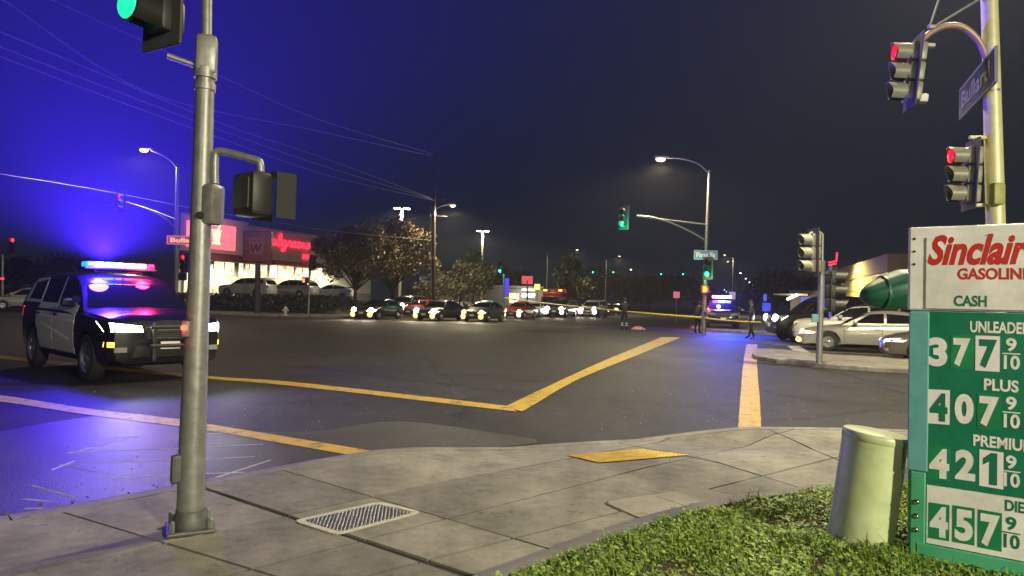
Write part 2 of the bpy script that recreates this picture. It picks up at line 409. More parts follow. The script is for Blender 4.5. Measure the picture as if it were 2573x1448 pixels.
# painted lines of the two crosswalks, loop-detector sealant, rough patch along the kerb, gutter
def strip(px_a, px_b, z, m, name, parent, wob=0):
    A = [gz(*p) for p in px_a]; B = [gz(*p) for p in px_b]
    A, B = crom(A, 8), crom(B, 8); mb = MB(); n = min(len(A), len(B))
    vs = []
    for i in range(n):
        for p in (A[i], B[i]):
            vs.append((p.x + random.uniform(-wob, wob), p.y + random.uniform(-wob, wob), z))
    mb.add(vs, [(2 * i, 2 * i + 1, 2 * i + 3, 2 * i + 2) for i in range(n - 1)])
    o = mb.build(name, m, parent)
    if o.data.polygons[0].normal.z < 0: o.data.flip_normals()
    return o
patch = strip([(-300, 1180), (0, 1085), (330, 1040), (520, 1080), (780, 1085), (1010, 1060), (1345, 1104)], [(-300, 1440), (0, 1343), (180, 1312), (448, 1249), (547, 1221), (945, 1160), (1345, 1114)], .003, 'asphalt_rough', 'rough_patch', road, .02)
strip([(-260, 960), (0, 994), (229, 1029), (458, 1056), (517, 1066), (985, 1143)], [(-260, 974), (0, 1010), (229, 1045), (458, 1074), (512, 1081), (945, 1157)], .007, 'yellow_paint', 'crosswalk_line', road, .004)
strip([(-300, 858), (0, 893), (270, 921), (537, 947), (746, 962), (1275, 1021)], [(-300, 866), (0, 902), (270, 930), (537, 954), (746, 972), (1300, 1036)], .007, 'yellow_paint', 'crosswalk_line', road, .004)
strip([(1268, 1024), (1433, 946), (1540, 898), (1662, 848)], [(1312, 1036), (1461, 951), (1590, 898), (1710, 849)], .011, 'yellow_paint', 'crosswalk_line', road, .004)
strip([(1854, 1087), (1860, 1007), (1869, 904), (1876, 866)], [(1914, 1094), (1909, 1007), (1902, 904), (1903, 866)], .007, 'yellow_paint', 'crosswalk_line', road, .004)
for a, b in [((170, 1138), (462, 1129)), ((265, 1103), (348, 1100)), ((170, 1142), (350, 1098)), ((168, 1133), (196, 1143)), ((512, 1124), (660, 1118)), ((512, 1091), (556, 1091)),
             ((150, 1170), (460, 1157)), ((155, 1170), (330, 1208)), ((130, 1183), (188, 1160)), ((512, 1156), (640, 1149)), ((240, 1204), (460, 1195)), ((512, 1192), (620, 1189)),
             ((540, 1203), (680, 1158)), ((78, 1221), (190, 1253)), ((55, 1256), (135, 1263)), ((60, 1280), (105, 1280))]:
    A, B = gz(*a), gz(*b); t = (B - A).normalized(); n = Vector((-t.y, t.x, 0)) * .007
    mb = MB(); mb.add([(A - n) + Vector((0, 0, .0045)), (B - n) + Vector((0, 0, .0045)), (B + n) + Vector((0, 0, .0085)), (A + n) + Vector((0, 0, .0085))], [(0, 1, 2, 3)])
    mb.build('loop_sealant_glint', 'sealant', road)
gl = [p for p in cw if p.x < gz(470, 1245).x and p.x > -9]; ga, gb_ = offset(gl, -.30), offset(gl, -.012)
gm_ = MB(); gm_.add([(p.x, p.y, .012) for q in zip(ga, gb_) for p in q], [(2 * i, 2 * i + 1, 2 * i + 3, 2 * i + 2) for i in range(len(gl) - 1)])
gut = gm_.build('gutter', 'concrete_old', road)
# drifted leaves and litter by the gutter (too small to pick apart)
lf = MB()
for i in range(420):
    px = random.uniform(-40, 470); py = 1338 - px * .19 + random.gauss(0, 16)
    p = gz(px, py) + Vector((0, 0, .016)); s = random.uniform(.008, .028); a = random.uniform(0, 6.28)
    ux, uy = math.cos(a) * s, math.sin(a) * s
    lf.add([p + Vector((ux, uy, random.uniform(0, .02))), p + Vector((-uy, ux, 0)), p - Vector((ux, uy, 0)), p + Vector((uy, -ux, random.uniform(0, .015)))], [(0, 1, 2, 3)])
mat('dry_leaf', (.10, .075, .05), .5, nscale=30, namt=.5)
tag(lf.build('leaf_litter', 'dry_leaf'), 'dry leaves and grit drifted along the gutter', 'litter', kind='stuff')
# grit scattered over the corner
gr = MB()
for i in range(900):
    px, py = random.uniform(100, 2280), random.uniform(960, 1447); p = gz(px, py)
    onside = False
    s = random.uniform(.003, .010)
    M = Matrix.Translation((p.x, p.y, s * .4)) @ Euler((random.random() * 3, random.random() * 3, 0)).to_matrix().to_4x4() @ Matrix.Diagonal((s, s * .8, s * .5, 1))
    gr.add([(1, 0, 0), (-1, 0, 0), (0, 1, 0), (0, -1, 0), (0, 0, 1), (0, 0, -1)], [(0, 2, 4), (2, 1, 4), (1, 3, 4), (3, 0, 4), (2, 0, 5), (1, 2, 5), (3, 1, 5), (0, 3, 5)], M)
mat('grit', (.45, .44, .40), .7, nscale=60, namt=.5)
tag(gr.build('road_grit', 'grit'), 'pale grit scattered on the asphalt', 'grit', kind='stuff')

# planting bed: mowing kerb, soil, ground cover
kerb('kerb', [Vector((p.x, p.y, 0)) for p in mow], 'concrete_old', lambda x, y: CURB_Z + .02, .13, side, 6)
mi = offset(mow, .13)
def bed_z(x, y):
    d = min((Vector((x, y, 0)) - Vector((p.x, p.y, 0))).length for p in mi[::2])
    return CURB_Z + -.005 + .045 * min(1, d / 1.3) + .012 * math.sin(x * 5.1 + y * 2.3) * math.cos(y * 4.3)
bm = bmesh.new(); vl = [bm.verts.new((p.x, p.y, 0)) for p in mi] + [bm.verts.new((14, 1.0, 0)), bm.verts.new((14, -1.5, 0)), bm.verts.new((-.5, -1.5, 0))]
bm.faces.new(vl); bmesh.ops.triangulate(bm, faces=bm.faces[:])
for ax in (0, 1):
    for k in range(-10, 60):
        no = (1, 0, 0) if ax == 0 else (0, 1, 0); co = (k * .25, 0, 0) if ax == 0 else (0, k * .25, 0)
        bmesh.ops.bisect_plane(bm, geom=bm.verts[:] + bm.edges[:] + bm.faces[:], plane_co=co, plane_no=no)
bm.faces.ensure_lookup_table()
for v in bm.verts: v.co.z = bed_z(v.co.x, v.co.y)
bmesh.ops.recalc_face_normals(bm, faces=bm.faces[:])
bedpts = []
for f in bm.faces: bedpts.append((f.calc_center_median(), f.calc_area(), [v.co.copy() for v in f.verts]))
me = bpy.data.meshes.new('planting_bed'); bm.to_mesh(me); bm.free(); me.materials.append(MATS['soil'])
if sum(p.normal.z for p in me.polygons) < 0: me.flip_normals()
bed = bpy.data.objects.new('planting_bed', me); COL.objects.link(bed); tag(bed, 'raised bed of brown soil beside the sidewalk', kind='structure')
def inside(c, P):
    r = False; j = len(P) - 1
    for i in range(len(P)):
        if (P[i].y > c.y) != (P[j].y > c.y) and c.x < (P[j].x - P[i].x) * (c.y - P[i].y) / (P[j].y - P[i].y) + P[i].x: r = not r
        j = i
    return r
import mathutils.noise as mn
gv, gf = [], []
CMI = CM.inverted()
for c, area, P in bedpts:
    if c.x > 7 or c.y < .9: continue
    q = CMI @ Vector((c.x, c.y, c.z)); dep = -q.z
    if dep < .3: continue
    px = q.x / dep * FPX + PW / 2; py = -q.y / dep * FPX + PH / 2
    if px > 2750 or px < 900 or py > 1750: continue
    den = 7500 if py < 1480 else 1500
    for k in range(int(area * den)):
        u, v = random.random(), random.random()
        if u + v > 1: u, v = 1 - u, 1 - v
        i = random.randrange(1, len(P) - 1); p = P[0] + (P[i] - P[0]) * u + (P[i + 1] - P[0]) * v
        nz = mn.noise(Vector((p.x * 2.2, p.y * 2.2, 0))) + .6 * mn.noise(Vector((p.x * 7, p.y * 7, 3)))
        if nz < -.5 - .4 * random.random() or (p - gz(1690, 1405, .2)).length * (1 + .5 * nz) < .05 + .14 * random.random(): continue
        a = random.uniform(0, 6.283); h = random.uniform(.012, .045) * (1 + .8 * nz) * (1.7 if random.random() < .06 else 1); s = random.uniform(.004, .015)
        tilt = random.uniform(.2, 1.2); dx, dy = math.cos(a), math.sin(a)
        o = len(gv)
        if random.random() < .6:      # blade
            tip = p + Vector((dx * h * tilt, dy * h * tilt, h * 1.15)); mid = p + Vector((dx * h * tilt * .35, dy * h * tilt * .35, h * .7))
            w_ = s * .3; n = Vector((-dy, dx, 0)) * w_
            gv += [p - n, p + n, mid + n * .9, mid - n * .9, tip]; gf += [(o, o + 1, o + 2, o + 3), (o + 3, o + 2, o + 4)]
        else:                           # small round clover leaf
            cc = p + Vector((random.uniform(-.01, .01), random.uniform(-.01, .01), h * .85)); n = Vector((-dy, dx, random.uniform(-.4, .4))) * s; d = Vector((dx, dy, random.uniform(-.6, .5))) * s
            gv += [cc - d, cc + n * .8 - d * .2, cc + d * .8 + n * .5, cc + d * .8 - n * .5, cc - n * .8 - d * .2]; gf += [(o, o + 1, o + 2, o + 3, o + 4)]
me = bpy.data.meshes.new('ground_cover'); me.from_pydata([tuple(v) for v in gv], [], gf); me.update()
gm = mat('clover', (.085, .20, .014), .55, nscale=22, col2=(.30, .40, .04), detail=5)
me.materials.append(gm); g = bpy.data.objects.new('grass', me); COL.objects.link(g); tag(g, 'bright green grass and clover ground cover in the bed', 'grass', kind='stuff')

# far corners, median island, raised parking lot
NW = gz(850, 802); NE = gp(1700, 38.0)
def blk(o, s, t): return Vector((o.x - AD.x * s + BD.x * t, o.y - AD.y * s + BD.y * t, 0))
def rounded(o, sgn, r, S_, T_):
    pts = []
    for k in range(9):
        a = math.pi / 2 * k / 8
        pts.append(blk(o, sgn * (r - r * math.sin(a)), r - r * math.cos(a)))
    pts = [blk(o, sgn * S_, 0)] + pts + [blk(o, 0, T_), blk(o, sgn * S_, T_)] if False else [blk(o, sgn * S_, 0)] + pts[::-1][::-1] + [blk(o, 0, T_), blk(o, sgn * S_, T_)]
    return pts
def corner(name, o, sgn, label):
    r = 7.0; pts = [blk(o, sgn * 95, 0)]
    for k in range(9):
        a = math.pi / 2 * k / 8
        pts.append(blk(o, sgn * r * (1 - math.sin(a)), r * (1 - math.cos(a))))
    pts += [blk(o, 0, 230), blk(o, sgn * 95, 230)]
    mb = MB(); mb.prism([(p.x, p.y) for p in pts], -.02, CURB_Z); return tag(mb.build(name, 'concrete'), label, kind='structure')
corner('pavement', NW, 1, 'far pavement corner in front of the drugstore')
corner('pavement', NE, -1, 'far pavement corner below the street name sign')
LOT = 1.25
lot = [blk(NW, 6.5, 10), blk(NW, 6.5, 130), blk(NW, 94, 130), blk(NW, 94, 10)]
mb = MB(); lo = [blk(NW, 4.5, 6), blk(NW, 4.5, 131), blk(NW, 94.5, 131), blk(NW, 94.5, 6)]
mb.add([(p.x, p.y, CURB_Z + .004) for p in lo] + [(p.x, p.y, LOT) for p in lot], [(4, 5, 6, 7), (0, 1, 5, 4), (1, 2, 6, 5), (2, 3, 7, 6), (3, 0, 4, 7)])
lt = tag(mb.build('parking_lot', 'lot'), 'raised parking lot around the drugstore', kind='structure')
# planted bank in front of the lot
isl = [gz(*p) for p in [(1890, 897), (1900, 884), (1960, 886), (2040, 896), (2120, 902)]] 
isl = isl + [isl[-1] + AD * 16]
isl2 = [gz(*p) for p in [(1893, 903), (1950, 913), (2058, 924), (2180, 934), (2291, 940)]]; isl2 = isl2 + [isl2[-1] + AD * 14]
mb = MB(); mb.prism([(p.x, p.y) for p in isl + isl2[::-1]], -.02, .12); tag(mb.build('median_island', 'concrete', bevel=.03), 'long concrete median island carrying a signal post', kind='structure')
for a, b in [((1995, 872), (2036, 902))]:
    A, B = gz(*a), gz(*b); strip([(1978, 870), (2002, 887)], [(2008, 870), (2036, 887)], .006, 'white_paint', 'stop_line', road)
for y0, k in ((0, 0), (3.4, 1), (6.8, 2)):      # lane lines of the cross street on the right
    A = gz(2291, 941) + BD * (4.2 + y0); t = AD
    mb = MB(); n = BD * .05
    mb.add([A - t * 3 - n, A + t * 30 - n, A + t * 30 + n, A - t * 3 + n], [(0, 1, 2, 3)]); o = mb.build('lane_line', 'white_paint', road); o.location.z = .006
for k in range(-4, 3):                         # lane lines of the street running away
    for j in range(7):
        A = NW + AD * (10.4 + 3.3 * k - 3.3) + BD * (4 + 9 * j) if k < 0 else None
        if A is None: continue
        n = AD * .06; mb = MB(); mb.add([A - n, A + n, A + n + BD * 3.5, A - n + BD * 3.5], [(0, 1, 2, 3)]); o = mb.build('lane_line', 'white_paint', road); o.location.z = .006
cl = NW + BD * 1.0
for a0, wd in ((-.5, .2), (2.9, .2)):
    A = cl + BD * a0; mb = MB(); n = BD * wd
    mb.add([A + AD * .6 - n, A + AD * 17 - n, A + AD * 17 + n, A + AD * .6 + n], [(0, 1, 2, 3)]); o = mb.build('crosswalk_line', 'yellow_paint', road); o.location.z = .007
# ================================================================== SIGNAL POSTS AND STREET LAMPS
em('lens_red', (1.0, .02, .015), 5.0, base=(.5, .01, .01)); em('lens_green', (.04, 1.0, .42), 5.0, base=(.0, .4, .2)); em('lens_green_near', (.02, .95, .45), 1.1, base=(.0, .4, .2)); em('hand_red', (1.0, .10, .02), 6.0)
em('lens_red_near', (1.0, .01, .012), 1.3, base=(.5, .01, .01))
em('lamp_warm', (1.0, .74, .32), 3.2); em('lamp_white', (1.0, .95, .78), 45.0); em('lamp_far', (1.0, .92, .72), 14.0)
def signal_head(parent, loc, face, sec=.245, lit='g', body='sig_body', plate=True, near=False, nvis=3, tilt=0, plate_mat='backplate'):
    rz = math.atan2(face[1], face[0]); k = sec
    hb = MB()
    for i in range(3): hb.bbox((-.35 * k, 0, (1 - i) * k * 1.04), (.75 * k, .95 * k, k), .03)
    h = hb.build('signal_head', body, parent, smooth=40); h.location = loc; h.rotation_euler = (0, R(tilt), rz)
    if plate: MB().bbox((-.30 * k, 0, 0), (.02, 1.75 * k, 3.9 * k), .05).build('backplate', plate_mat, h)
    on = {'r': 0, 'y': 1, 'g': 2}.get(lit, -1)
    for i in range(3):
        z = (1 - i) * k * 1.04; T = Matrix.Translation(((.74 if near and i == on else .02) * k, 0, z)) @ Matrix.Rotation(math.pi / 2, 4, 'Y')
        lm = 'lens_off'
        if i == on: lm = {'r': 'lens_red', 'g': 'lens_green', 'y': 'lens_off'}[lit] + ('_near' if near else '')
        MB().lathe([(.42 * k, 0), (.38 * k, .05 * k), (.2 * k, .09 * k), (.01, .10 * k)], 20, T).build('lens', lm, h, smooth=60)
        vm = MB(); n = 22; Lv = .95 * k; vs = []; fs = []
        for j in range(n + 1):
            a = R(-58) + R(296) * j / n; c, s_ = math.cos(a), math.sin(a)
            Lx = Lv * (.72 + .28 * max(0, s_))
            for rr in (.47 * k, .45 * k): vs += [(.0, rr * c, z + rr * s_), (Lx, rr * c * .98, z + rr * s_ * .98)]
        for j in range(n):
            o = 4 * j; fs += [(o, o + 1, o + 5, o + 4), (o + 2, o + 6, o + 7, o + 3), (o + 1, o + 3, o + 7, o + 5)]
        vm.add(vs, fs).build('visor', body, h, smooth=50)
    return h
def tapered(base, h, r0, r1, lean=(0, 0), n=16, z0=0):
    return MB().tube([(lean[0] * k * h, lean[1] * k * h, z0 + (h - z0) * k) for k in (0, .25, .5, .75, 1)], [r0 + (r1 - r0) * k for k in (0, .25, .5, .75, 1)], n)

# ---- the near signal post, left of centre
B = gz(478, 1330, CURB_Z)
pole = thing('signal_post', 'grey galvanised signal post standing on the near sidewalk with green light', 'signal post', B)
D0 = B.y
def lp(px, py, dd=0): return at(px, py, D0 + dd) - B
top = lp(516, 190); mid = lp(500, 700)
MB().tube([(0, 0, 0), lp(484, 1100), mid, top], [.078, .073, .060, .051], 28).build('shaft', 'galv', pole, smooth=60)
MB().bbox((0, 0, .012), (.26, .26, .024), .01, rz=R(28)).build('base_plate', 'galv_dark', pole)
cov = MB().lathe([(.098, .02), (.10, .04), (.09, .08), (.082, .10), (.081, .12)], 20); cov.build('base_cover', 'galv_dark', pole, smooth=40)
MB().bbox((-.055, -.052, .36), (.085, .05, .17), .02, rz=R(42)).build('handhole_cover', 'galv_dark', pole)
for a in (45, 135, 225, 315): MB().lathe([(.016, 0), (.016, .05), (.01, .06)], 6, Matrix.Translation((.14 * math.cos(R(a + 28)), .14 * math.sin(R(a + 28)), .024))).build('anchor_bolt', 'galv', pole)
# rumpled black plastic left lying at the foot
c0 = lp(519, 140); up = lp(521, 0)
MB().tube([top + Vector((0, 0, -.02)), top + Vector((0, 0, .04))], .064, 24).build('collar', 'galv', pole, smooth=50)
MB().tube([top + Vector((0, 0, -.09)), top + Vector((0, 0, -.05))], .060, 24).build('collar', 'galv', pole, smooth=50)
MB().bbox(c0, (.118, .115, .235), .028, rz=R(20)).build('terminal_box', 'galv', pole, smooth=40)
MB().tube([lp(519, 95), lp(521, -120)], .029, 16).build('riser_pipe', 'galv', pole, smooth=60)
s0 = lp(500, 168); s1 = lp(420, 140, -.08); MB().tube([s0, s0.lerp(s1, .5), s1], .017, 12).build('bracket_arm', 'galv', pole, smooth=60)
signal_head(pole, lp(384, 34, -.08) + Vector((0, 0, .213)), (-.48, -.85), .205, 'g', 'sig_dark', near=True, plate=True, plate_mat='backplate')
# pedestrian signal on its bent bracket, seen from behind
pb = lp(533, 515); MB().bbox(pb, (.10, .12, .24), .026, rz=R(-15)).build('terminal_box', 'galv', pole, smooth=40)
MB().lathe([(.022, 0), (.018, .016), (.008, .02)], 14, Matrix.Translation(pb + Vector((-.04, -.062, -.07))) @ Matrix.Rotation(R(90), 4, 'X')).build('cap_plug', 'rubber', pole)
br = crom([lp(540, 462), lp(540, 400), lp(545, 383), lp(565, 382), lp(640, 402), lp(653, 410), lp(655, 432)], 5)
MB().tube(br, .022, 14).build('bracket_arm', 'galv', pole, smooth=60)
ph = lp(636, 490); rzp = R(-40)
bx = MB().bbox((0, 0, 0), (.30, .18, .32), .04); pbx = bx.build('pedestrian_signal', 'sig_dark', pole, smooth=40); pbx.location = ph; pbx.rotation_euler = (0, 0, rzp); pbx.scale = (.80, .80, .80)
MB().box((0, .17, .165), (.33, .16, .012)).box((-.16, .17, 0), (.012, .16, .33)).box((.16, .17, 0), (.012, .16, .33)).build('visor', 'sig_dark', pbx)
MB().box((0, -.095, 0), (.22, .015, .23)).build('rear_door', 'sig_dark', pbx, bevel=.01)
pbtn = lp(470, 826, -.06); pbh = MB().bbox(pbtn, (.05, .05, .10), .015).build('push_button', 'galv', pole, smooth=40)
MB().lathe([(.017, 0), (.014, .010), (.004, .014)], 14, Matrix.Translation(pbtn + Vector((-.005, -.027, .005))) @ Matrix.Rotation(R(90), 4, 'X')).build('button_light', em('btn_red', (1, .03, .02), 14), pbh)
bl = lamp('POINT', 'button_lamp', B + pbtn + Vector((-.02, -.06, .005)), .35, (1, .03, .02), size=.01)

# ---- the near post on the right: two red signals and the street name
PB = gp(2500, 8.0, CURB_Z)
post = thing('signal_post', 'cream signal post with two red lights behind the fuel price sign', 'signal post', PB)
def rp(px, py, dd=0): return at(px, py, 8.0 + dd) - PB
ptop = rp(2478, -260)
MB().tube([(0, 0, 0), rp(2504, 640), rp(2492, 200), ptop], [.112, .100, .090, .082], 28).build('shaft', 'pole_cream', post, smooth=60)
MB().bbox((0, 0, .015), (.42, .42, .03), .01).build('base_plate', 'galv', post)
arm = crom([rp(2484, 165, -.02), rp(2462, 108), rp(2425, 72), rp(2385, 64), rp(2345, 78), rp(2308, 108), rp(2288, 130)], 6)
MB().tube(arm, .036, 14).build('bracket_arm', 'pipe_brown', post, smooth=60)
MB().tube([rp(2336, 68), rp(2362, -10), rp(2375, -60)], .012, 8).build('tie_rod', 'galv', post)
MB().tube([rp(2350, 66), rp(2450, 5), rp(2520, -40)], .012, 8).build('tie_rod', 'galv', post)
MB().bbox(rp(2342, 68), (.10, .05, .05), .012).build('clamp', 'galv', post)
FR = Vector((-.97, .20, 0)).normalized()
h1 = signal_head(post, rp(2280, 182), FR, .225, 'r', near=True, tilt=-6)
MB().bbox((-.18, .0, .33), (.16, .06, .05), .01).build('terminal', 'galv', h1); MB().bbox((-.20, 0, -.30), (.10, .10, .10), .01).build('terminal', 'galv', h1)
h2 = signal_head(post, rp(2424, 440), FR, .215, 'r', near=True, body='sig_body', tilt=-3)
MB().tube([rp(2436, 346), rp(2488, 346), rp(2496, 360), rp(2500, 470)], .022, 10).build('bracket_arm', 'pole_cream', post, smooth=50)
MB().tube([rp(2440, 517), rp(2498, 515)], .020, 10).build('bracket_arm', 'pole_cream', post, smooth=50)
MB().bbox(rp(2448, 428), (.055, .07, .70), .015).build('terminal_bar', 'box_olive', post)
MB().bbox(rp(2505, 488, -.12), (.14, .12, .26), .03).build('terminal_box', 'box_olive', post, smooth=40)
MB().tube([rp(2490, 228), rp(2490, 234)], .098, 24).build('clamp', 'galv', post)
# street name plate
mat('sign_dark', (.018, .022, .032), .35); mat('sign_edge', (.14, .14, .14), .5, .3); mat('sign_letter', (.12, .11, .12), .5)
bc = Vector((PB.x, PB.y, 0)) + Vector((-.93, .37, 0)) * .21; bd_ = Vector((.37, .93, 0)).normalized()
e0 = bc + bd_ * .92 + Vector((0, 0, 4.22)) - PB; e1 = bc - bd_ * .72 + Vector((0, 0, 4.22)) - PB; U = (e1 - e0); Wd = U.length; U.normalize(); N = Vector((U.y, -U.x, 0)); N = N if N.x < 0 else -N
Hh = .40
def plate_obj(parent, c0, U, Wd, Hh, N, face, edge, letter, txt, name='street_name_sign', bold=.03, inset=.10):
    V = Vector((0, 0, 1)); mb = MB()
    def slab(a0, a1, b0, b1, t0, t1):
        P = [c0 + U * a + V * b + N * t for t in (t0, t1) for a, b in ((a0, b0), (a1, b0), (a1, b1), (a0, b1))]
        mb.add(P, [(0, 1, 2, 3), (7, 6, 5, 4), (0, 4, 5, 1), (1, 5, 6, 2), (2, 6, 7, 3), (3, 7, 4, 0)])
    slab(0, Wd, -Hh / 2, Hh / 2, -.03, .0); o = mb.build(name, edge, parent)
    mb = MB()
    def q(): pass
    P = [c0 + U * a + V * b + N * .004 for a, b in ((.03 * Wd ** .5, -Hh / 2 + .03), (Wd - .03 * Wd ** .5, -Hh / 2 + .03), (Wd - .03 * Wd ** .5, Hh / 2 - .03), (.03 * Wd ** .5, Hh / 2 - .03))]
    mb.add(P, [(0, 1, 2, 3)]); mb.build('face', face, o)
    mb = MB(); text_on(mb, txt, c0 + U * Wd * inset + V * (-Hh * .27) + N * .007, U * Wd * (1 - 2 * inset), V * Hh * .54, N, bold); mb.build('lettering', letter, o)
    return o
plate_obj(post, e0, U, Wd, Hh, N, 'sign_dark', 'sign_edge', 'sign_letter', 'Bullard')

# ---- generic street lamp on a curved arm; loc at the base, head offset
def lamp_post(name, label, base, top_z, head, lens='lamp_warm', r=.09, power=0, color=WARM, mat_='galv', group=None, head_len=.55, par=None, n=12):
    t = par or thing(name, label, 'street lamp', base, group=group)
    if par is None: MB().tube([(0, 0, 0), (0, 0, top_z * .5), (0, 0, top_z)], [r, r * .8, r * .6], n).build('pole', mat_, t, smooth=60)
    hx = Vector(head); s = Vector((0, 0, top_z - .1)); flat = Vector((hx.x, hx.y, 0)).normalized() if Vector((hx.x, hx.y, 0)).length > .01 else Vector((1, 0, 0))
    MB().tube(crom([s, s.lerp(hx, .35) + Vector((0, 0, .22 * (hx.z - s.z) + .1)), s.lerp(hx, .75) + Vector((0, 0, .15 * abs(hx.z - s.z) + .06)), hx], 5), [r * .42] * 16, 8).build('arm', mat_, t, smooth=60)
    rz = math.atan2(flat.y, flat.x); T = Matrix.Translation(hx + flat * head_len * .4) @ Matrix.Rotation(rz, 4, 'Z')
    hd = MB(); hd.add([(x * head_len / 2, y, z) for x, y, z in [(-1, -.05, 0), (-1, .05, 0), (-.4, .13, -.04), (.7, .13, -.04), (1, .06, -.03), (1, -.06, -.03), (.7, -.13, -.04), (-.4, -.13, -.04), (-.8, -.04, .08), (-.8, .04, .08), (.7, .06, .08), (.7, -.06, .08)]],
           [(0, 1, 2, 3, 4, 5, 6, 7), (8, 11, 10, 9), (0, 8, 9, 1), (1, 9, 10, 3, 2), (3, 10, 4), (4, 10, 11, 5), (5, 11, 6), (6, 11, 8, 0, 7)], T)
    lh = hd.build('luminaire', mat_, t, smooth=50)
    MB().lathe([(.115, -.04), (.12, -.06), (.09, -.12), (.02, -.15)], 12, T @ Matrix.Translation((.18 * head_len, 0, 0)) @ Matrix.Diagonal((1.5, 1, 1, 1))).build('lens', lens, lh, smooth=60)
    if power:
        b = Vector(t.location) + hx + flat * head_len * .5 - Vector((0, 0, .22))
        lamp('SPOT', 'street_lamp_light', b, power, color, b - Vector((0, 0, 5)), .12, 168, .4)
    return t

# ---- far corner post on the right: lamp, mast arm with green light, name plate, hand signal
B2 = gz(1768, 842); d2 = B2.y
fp = thing('signal_post', 'tall far corner post with street lamp, mast arm and green lights', 'signal post', B2)
def f2(px, py, dd=0): return at(px, py, d2 + dd) - B2
MB().tube([(0, 0, 0), f2(1774, 640), f2(1783, 428)], [.12, .10, .075], 16).build('pole', 'galv', fp, smooth=60)
a2 = crom([f2(1782, 436), f2(1755, 412), f2(1715, 399), f2(1678, 397)], 6); MB().tube(a2, .05, 10).build('arm', 'galv', fp, smooth=60)
lh = MB().bbox(f2(1663, 394), (.75, .28, .14), .05).build('luminaire', 'galv', fp, smooth=50)
MB().lathe([(.17, .0), (.17, -.06), (.12, -.13), (.02, -.16)], 14, Matrix.Translation(f2(1660, 399)) @ Matrix.Diagonal((1.5, 1, 1, 1))).build('lens', 'lamp_warm', lh, smooth=60)
pp = B2 + f2(1658, 412); lamp('SPOT', 'street_lamp_light', pp, 3800, (1, .78, .42), pp - Vector((0, 0, 5)), .14, 168, .4)
lamp('POINT', 'street_lamp_glow', pp, 260, (1, .78, .42), size=.1)
MB().tube(crom([f2(1775, 606), f2(1740, 585), f2(1690, 562), f2(1640, 547), f2(1600, 543)], 5), .055, 10).build('mast_arm', 'galv', fp, smooth=60)
MB().tube([f2(1778, 565), f2(1640, 549), f2(1600, 543)], .045, 10).build('tie_arm', 'galv', fp, smooth=60)
signal_head(fp, f2(1566, 547, -.05), (-.63, -.77), .32, 'g', 'sig_dark')
gp_ = B2 + f2(1560, 567, -.7); lamp('POINT', 'green_signal_glow', gp_, 130, (.05, 1, .4), size=.12)
signal_head(fp, f2(1778, 674, -.35), (-.5, -.86), .30, 'g', 'sig_dark')
lamp('POINT', 'green_signal_glow', B2 + f2(1774, 692, -.9), 60, (.05, 1, .4), size=.12)
psh = MB().bbox(f2(1771, 728, -.35), (.42, .22, .42), .04).build('pedestrian_signal', 'sig_dark', fp)
hc = f2(1771, 728, -.475); hd = MB(); hd.box(hc + Vector((0, 0, -.05)), (.17, .012, .16))
for i in range(4): hd.box(hc + Vector((-.065 + .043 * i, 0, .10)), (.032, .012, .14 - .02 * abs(i - 1.5)))
hd.box(hc + Vector((.11, 0, -.01)), (.04, .012, .12)); hd.build('hand_symbol', 'hand_red', psh)
lamp('POINT', 'hand_signal_glow', B2 + hc + Vector((0, -.25, 0)), 60, (1, .12, .03), size=.1)
mat('plate_blue', (.14, .30, .38), .35); mat('plate_white', (.75, .75, .75), .4)
c0 = f2(1744, 641, -.15); c1 = f2(1803, 641, -.15); c0.z = c1.z = (c0.z + c1.z) / 2
U = (c1 - c0); Wd = U.length; U.normalize(); N = Vector((U.y, -U.x, 0)); N = N if N.y < 0 else -N
plate_obj(fp, c0, U, Wd, .48, N, em('plate_face', (.12, .27, .36), .55), 'plate_white', em('plate_text', (.9, .62, .5), .7), 'First St', bold=.02)
MB().bbox((0, -.16, 1.1), (.10, .10, .18), .02).build('push_button', 'sig_dark', fp)

# ---- far left post: lamp, mast arm with red light, lit name plate
B3 = gp(441, 40.0, CURB_Z)
lpost = thing('signal_post', 'far post behind the police car with lamp, mast arm and orange name plate', 'signal post', B3)
def f3(px, py, dd=0): return at(px, py, 40.0 + dd) - B3
MB().tube([(0, 0, 0), f3(443, 600), f3(446, 420)], [.13, .11, .08], 14).build('pole', 'galv', lpost, smooth=60)
MB().tube(crom([f3(446, 424), f3(430, 405), f3(408, 390), f3(380, 378)], 5), .05, 10).build('arm', 'galv', lpost, smooth=60)
lh = MB().bbox(f3(366, 372), (.75, .28, .14), .05).build('luminaire', 'galv', lpost)
MB().lathe([(.17, 0), (.17, -.06), (.12, -.13), (.02, -.16)], 14, Matrix.Translation(f3(362, 376)) @ Matrix.Diagonal((1.5, 1, 1, 1))).build('lens', 'lamp_warm', lh, smooth=60)
pp = B3 + f3(360, 390); lamp('SPOT', 'street_lamp_light', pp, 2200, WARM, pp - Vector((0, 0, 5)), .14, 168, .4); lamp('POINT', 'street_lamp_glow', pp, 150, WARM, size=.1)
MB().tube(crom([f3(442, 575), f3(420, 553), f3(380, 530), f3(335, 514), f3(315, 509)], 5), .055, 10).build('mast_arm', 'galv', lpost, smooth=60)
MB().tube([f3(444, 553), f3(380, 528), f3(318, 508)], .045, 10).build('tie_arm', 'galv', lpost, smooth=60)
signal_head(lpost, f3(303, 508, -.1), (-.25, -.97), .32, 'r', 'sig_dark')
signal_head(lpost, f3(462, 660, -.4), (-.1, -.99), .30, 'r', 'sig_dark')
psh = MB().bbox(f3(459, 695, -.35), (.44, .22, .44), .04).build('pedestrian_signal', 'sig_dark', lpost)
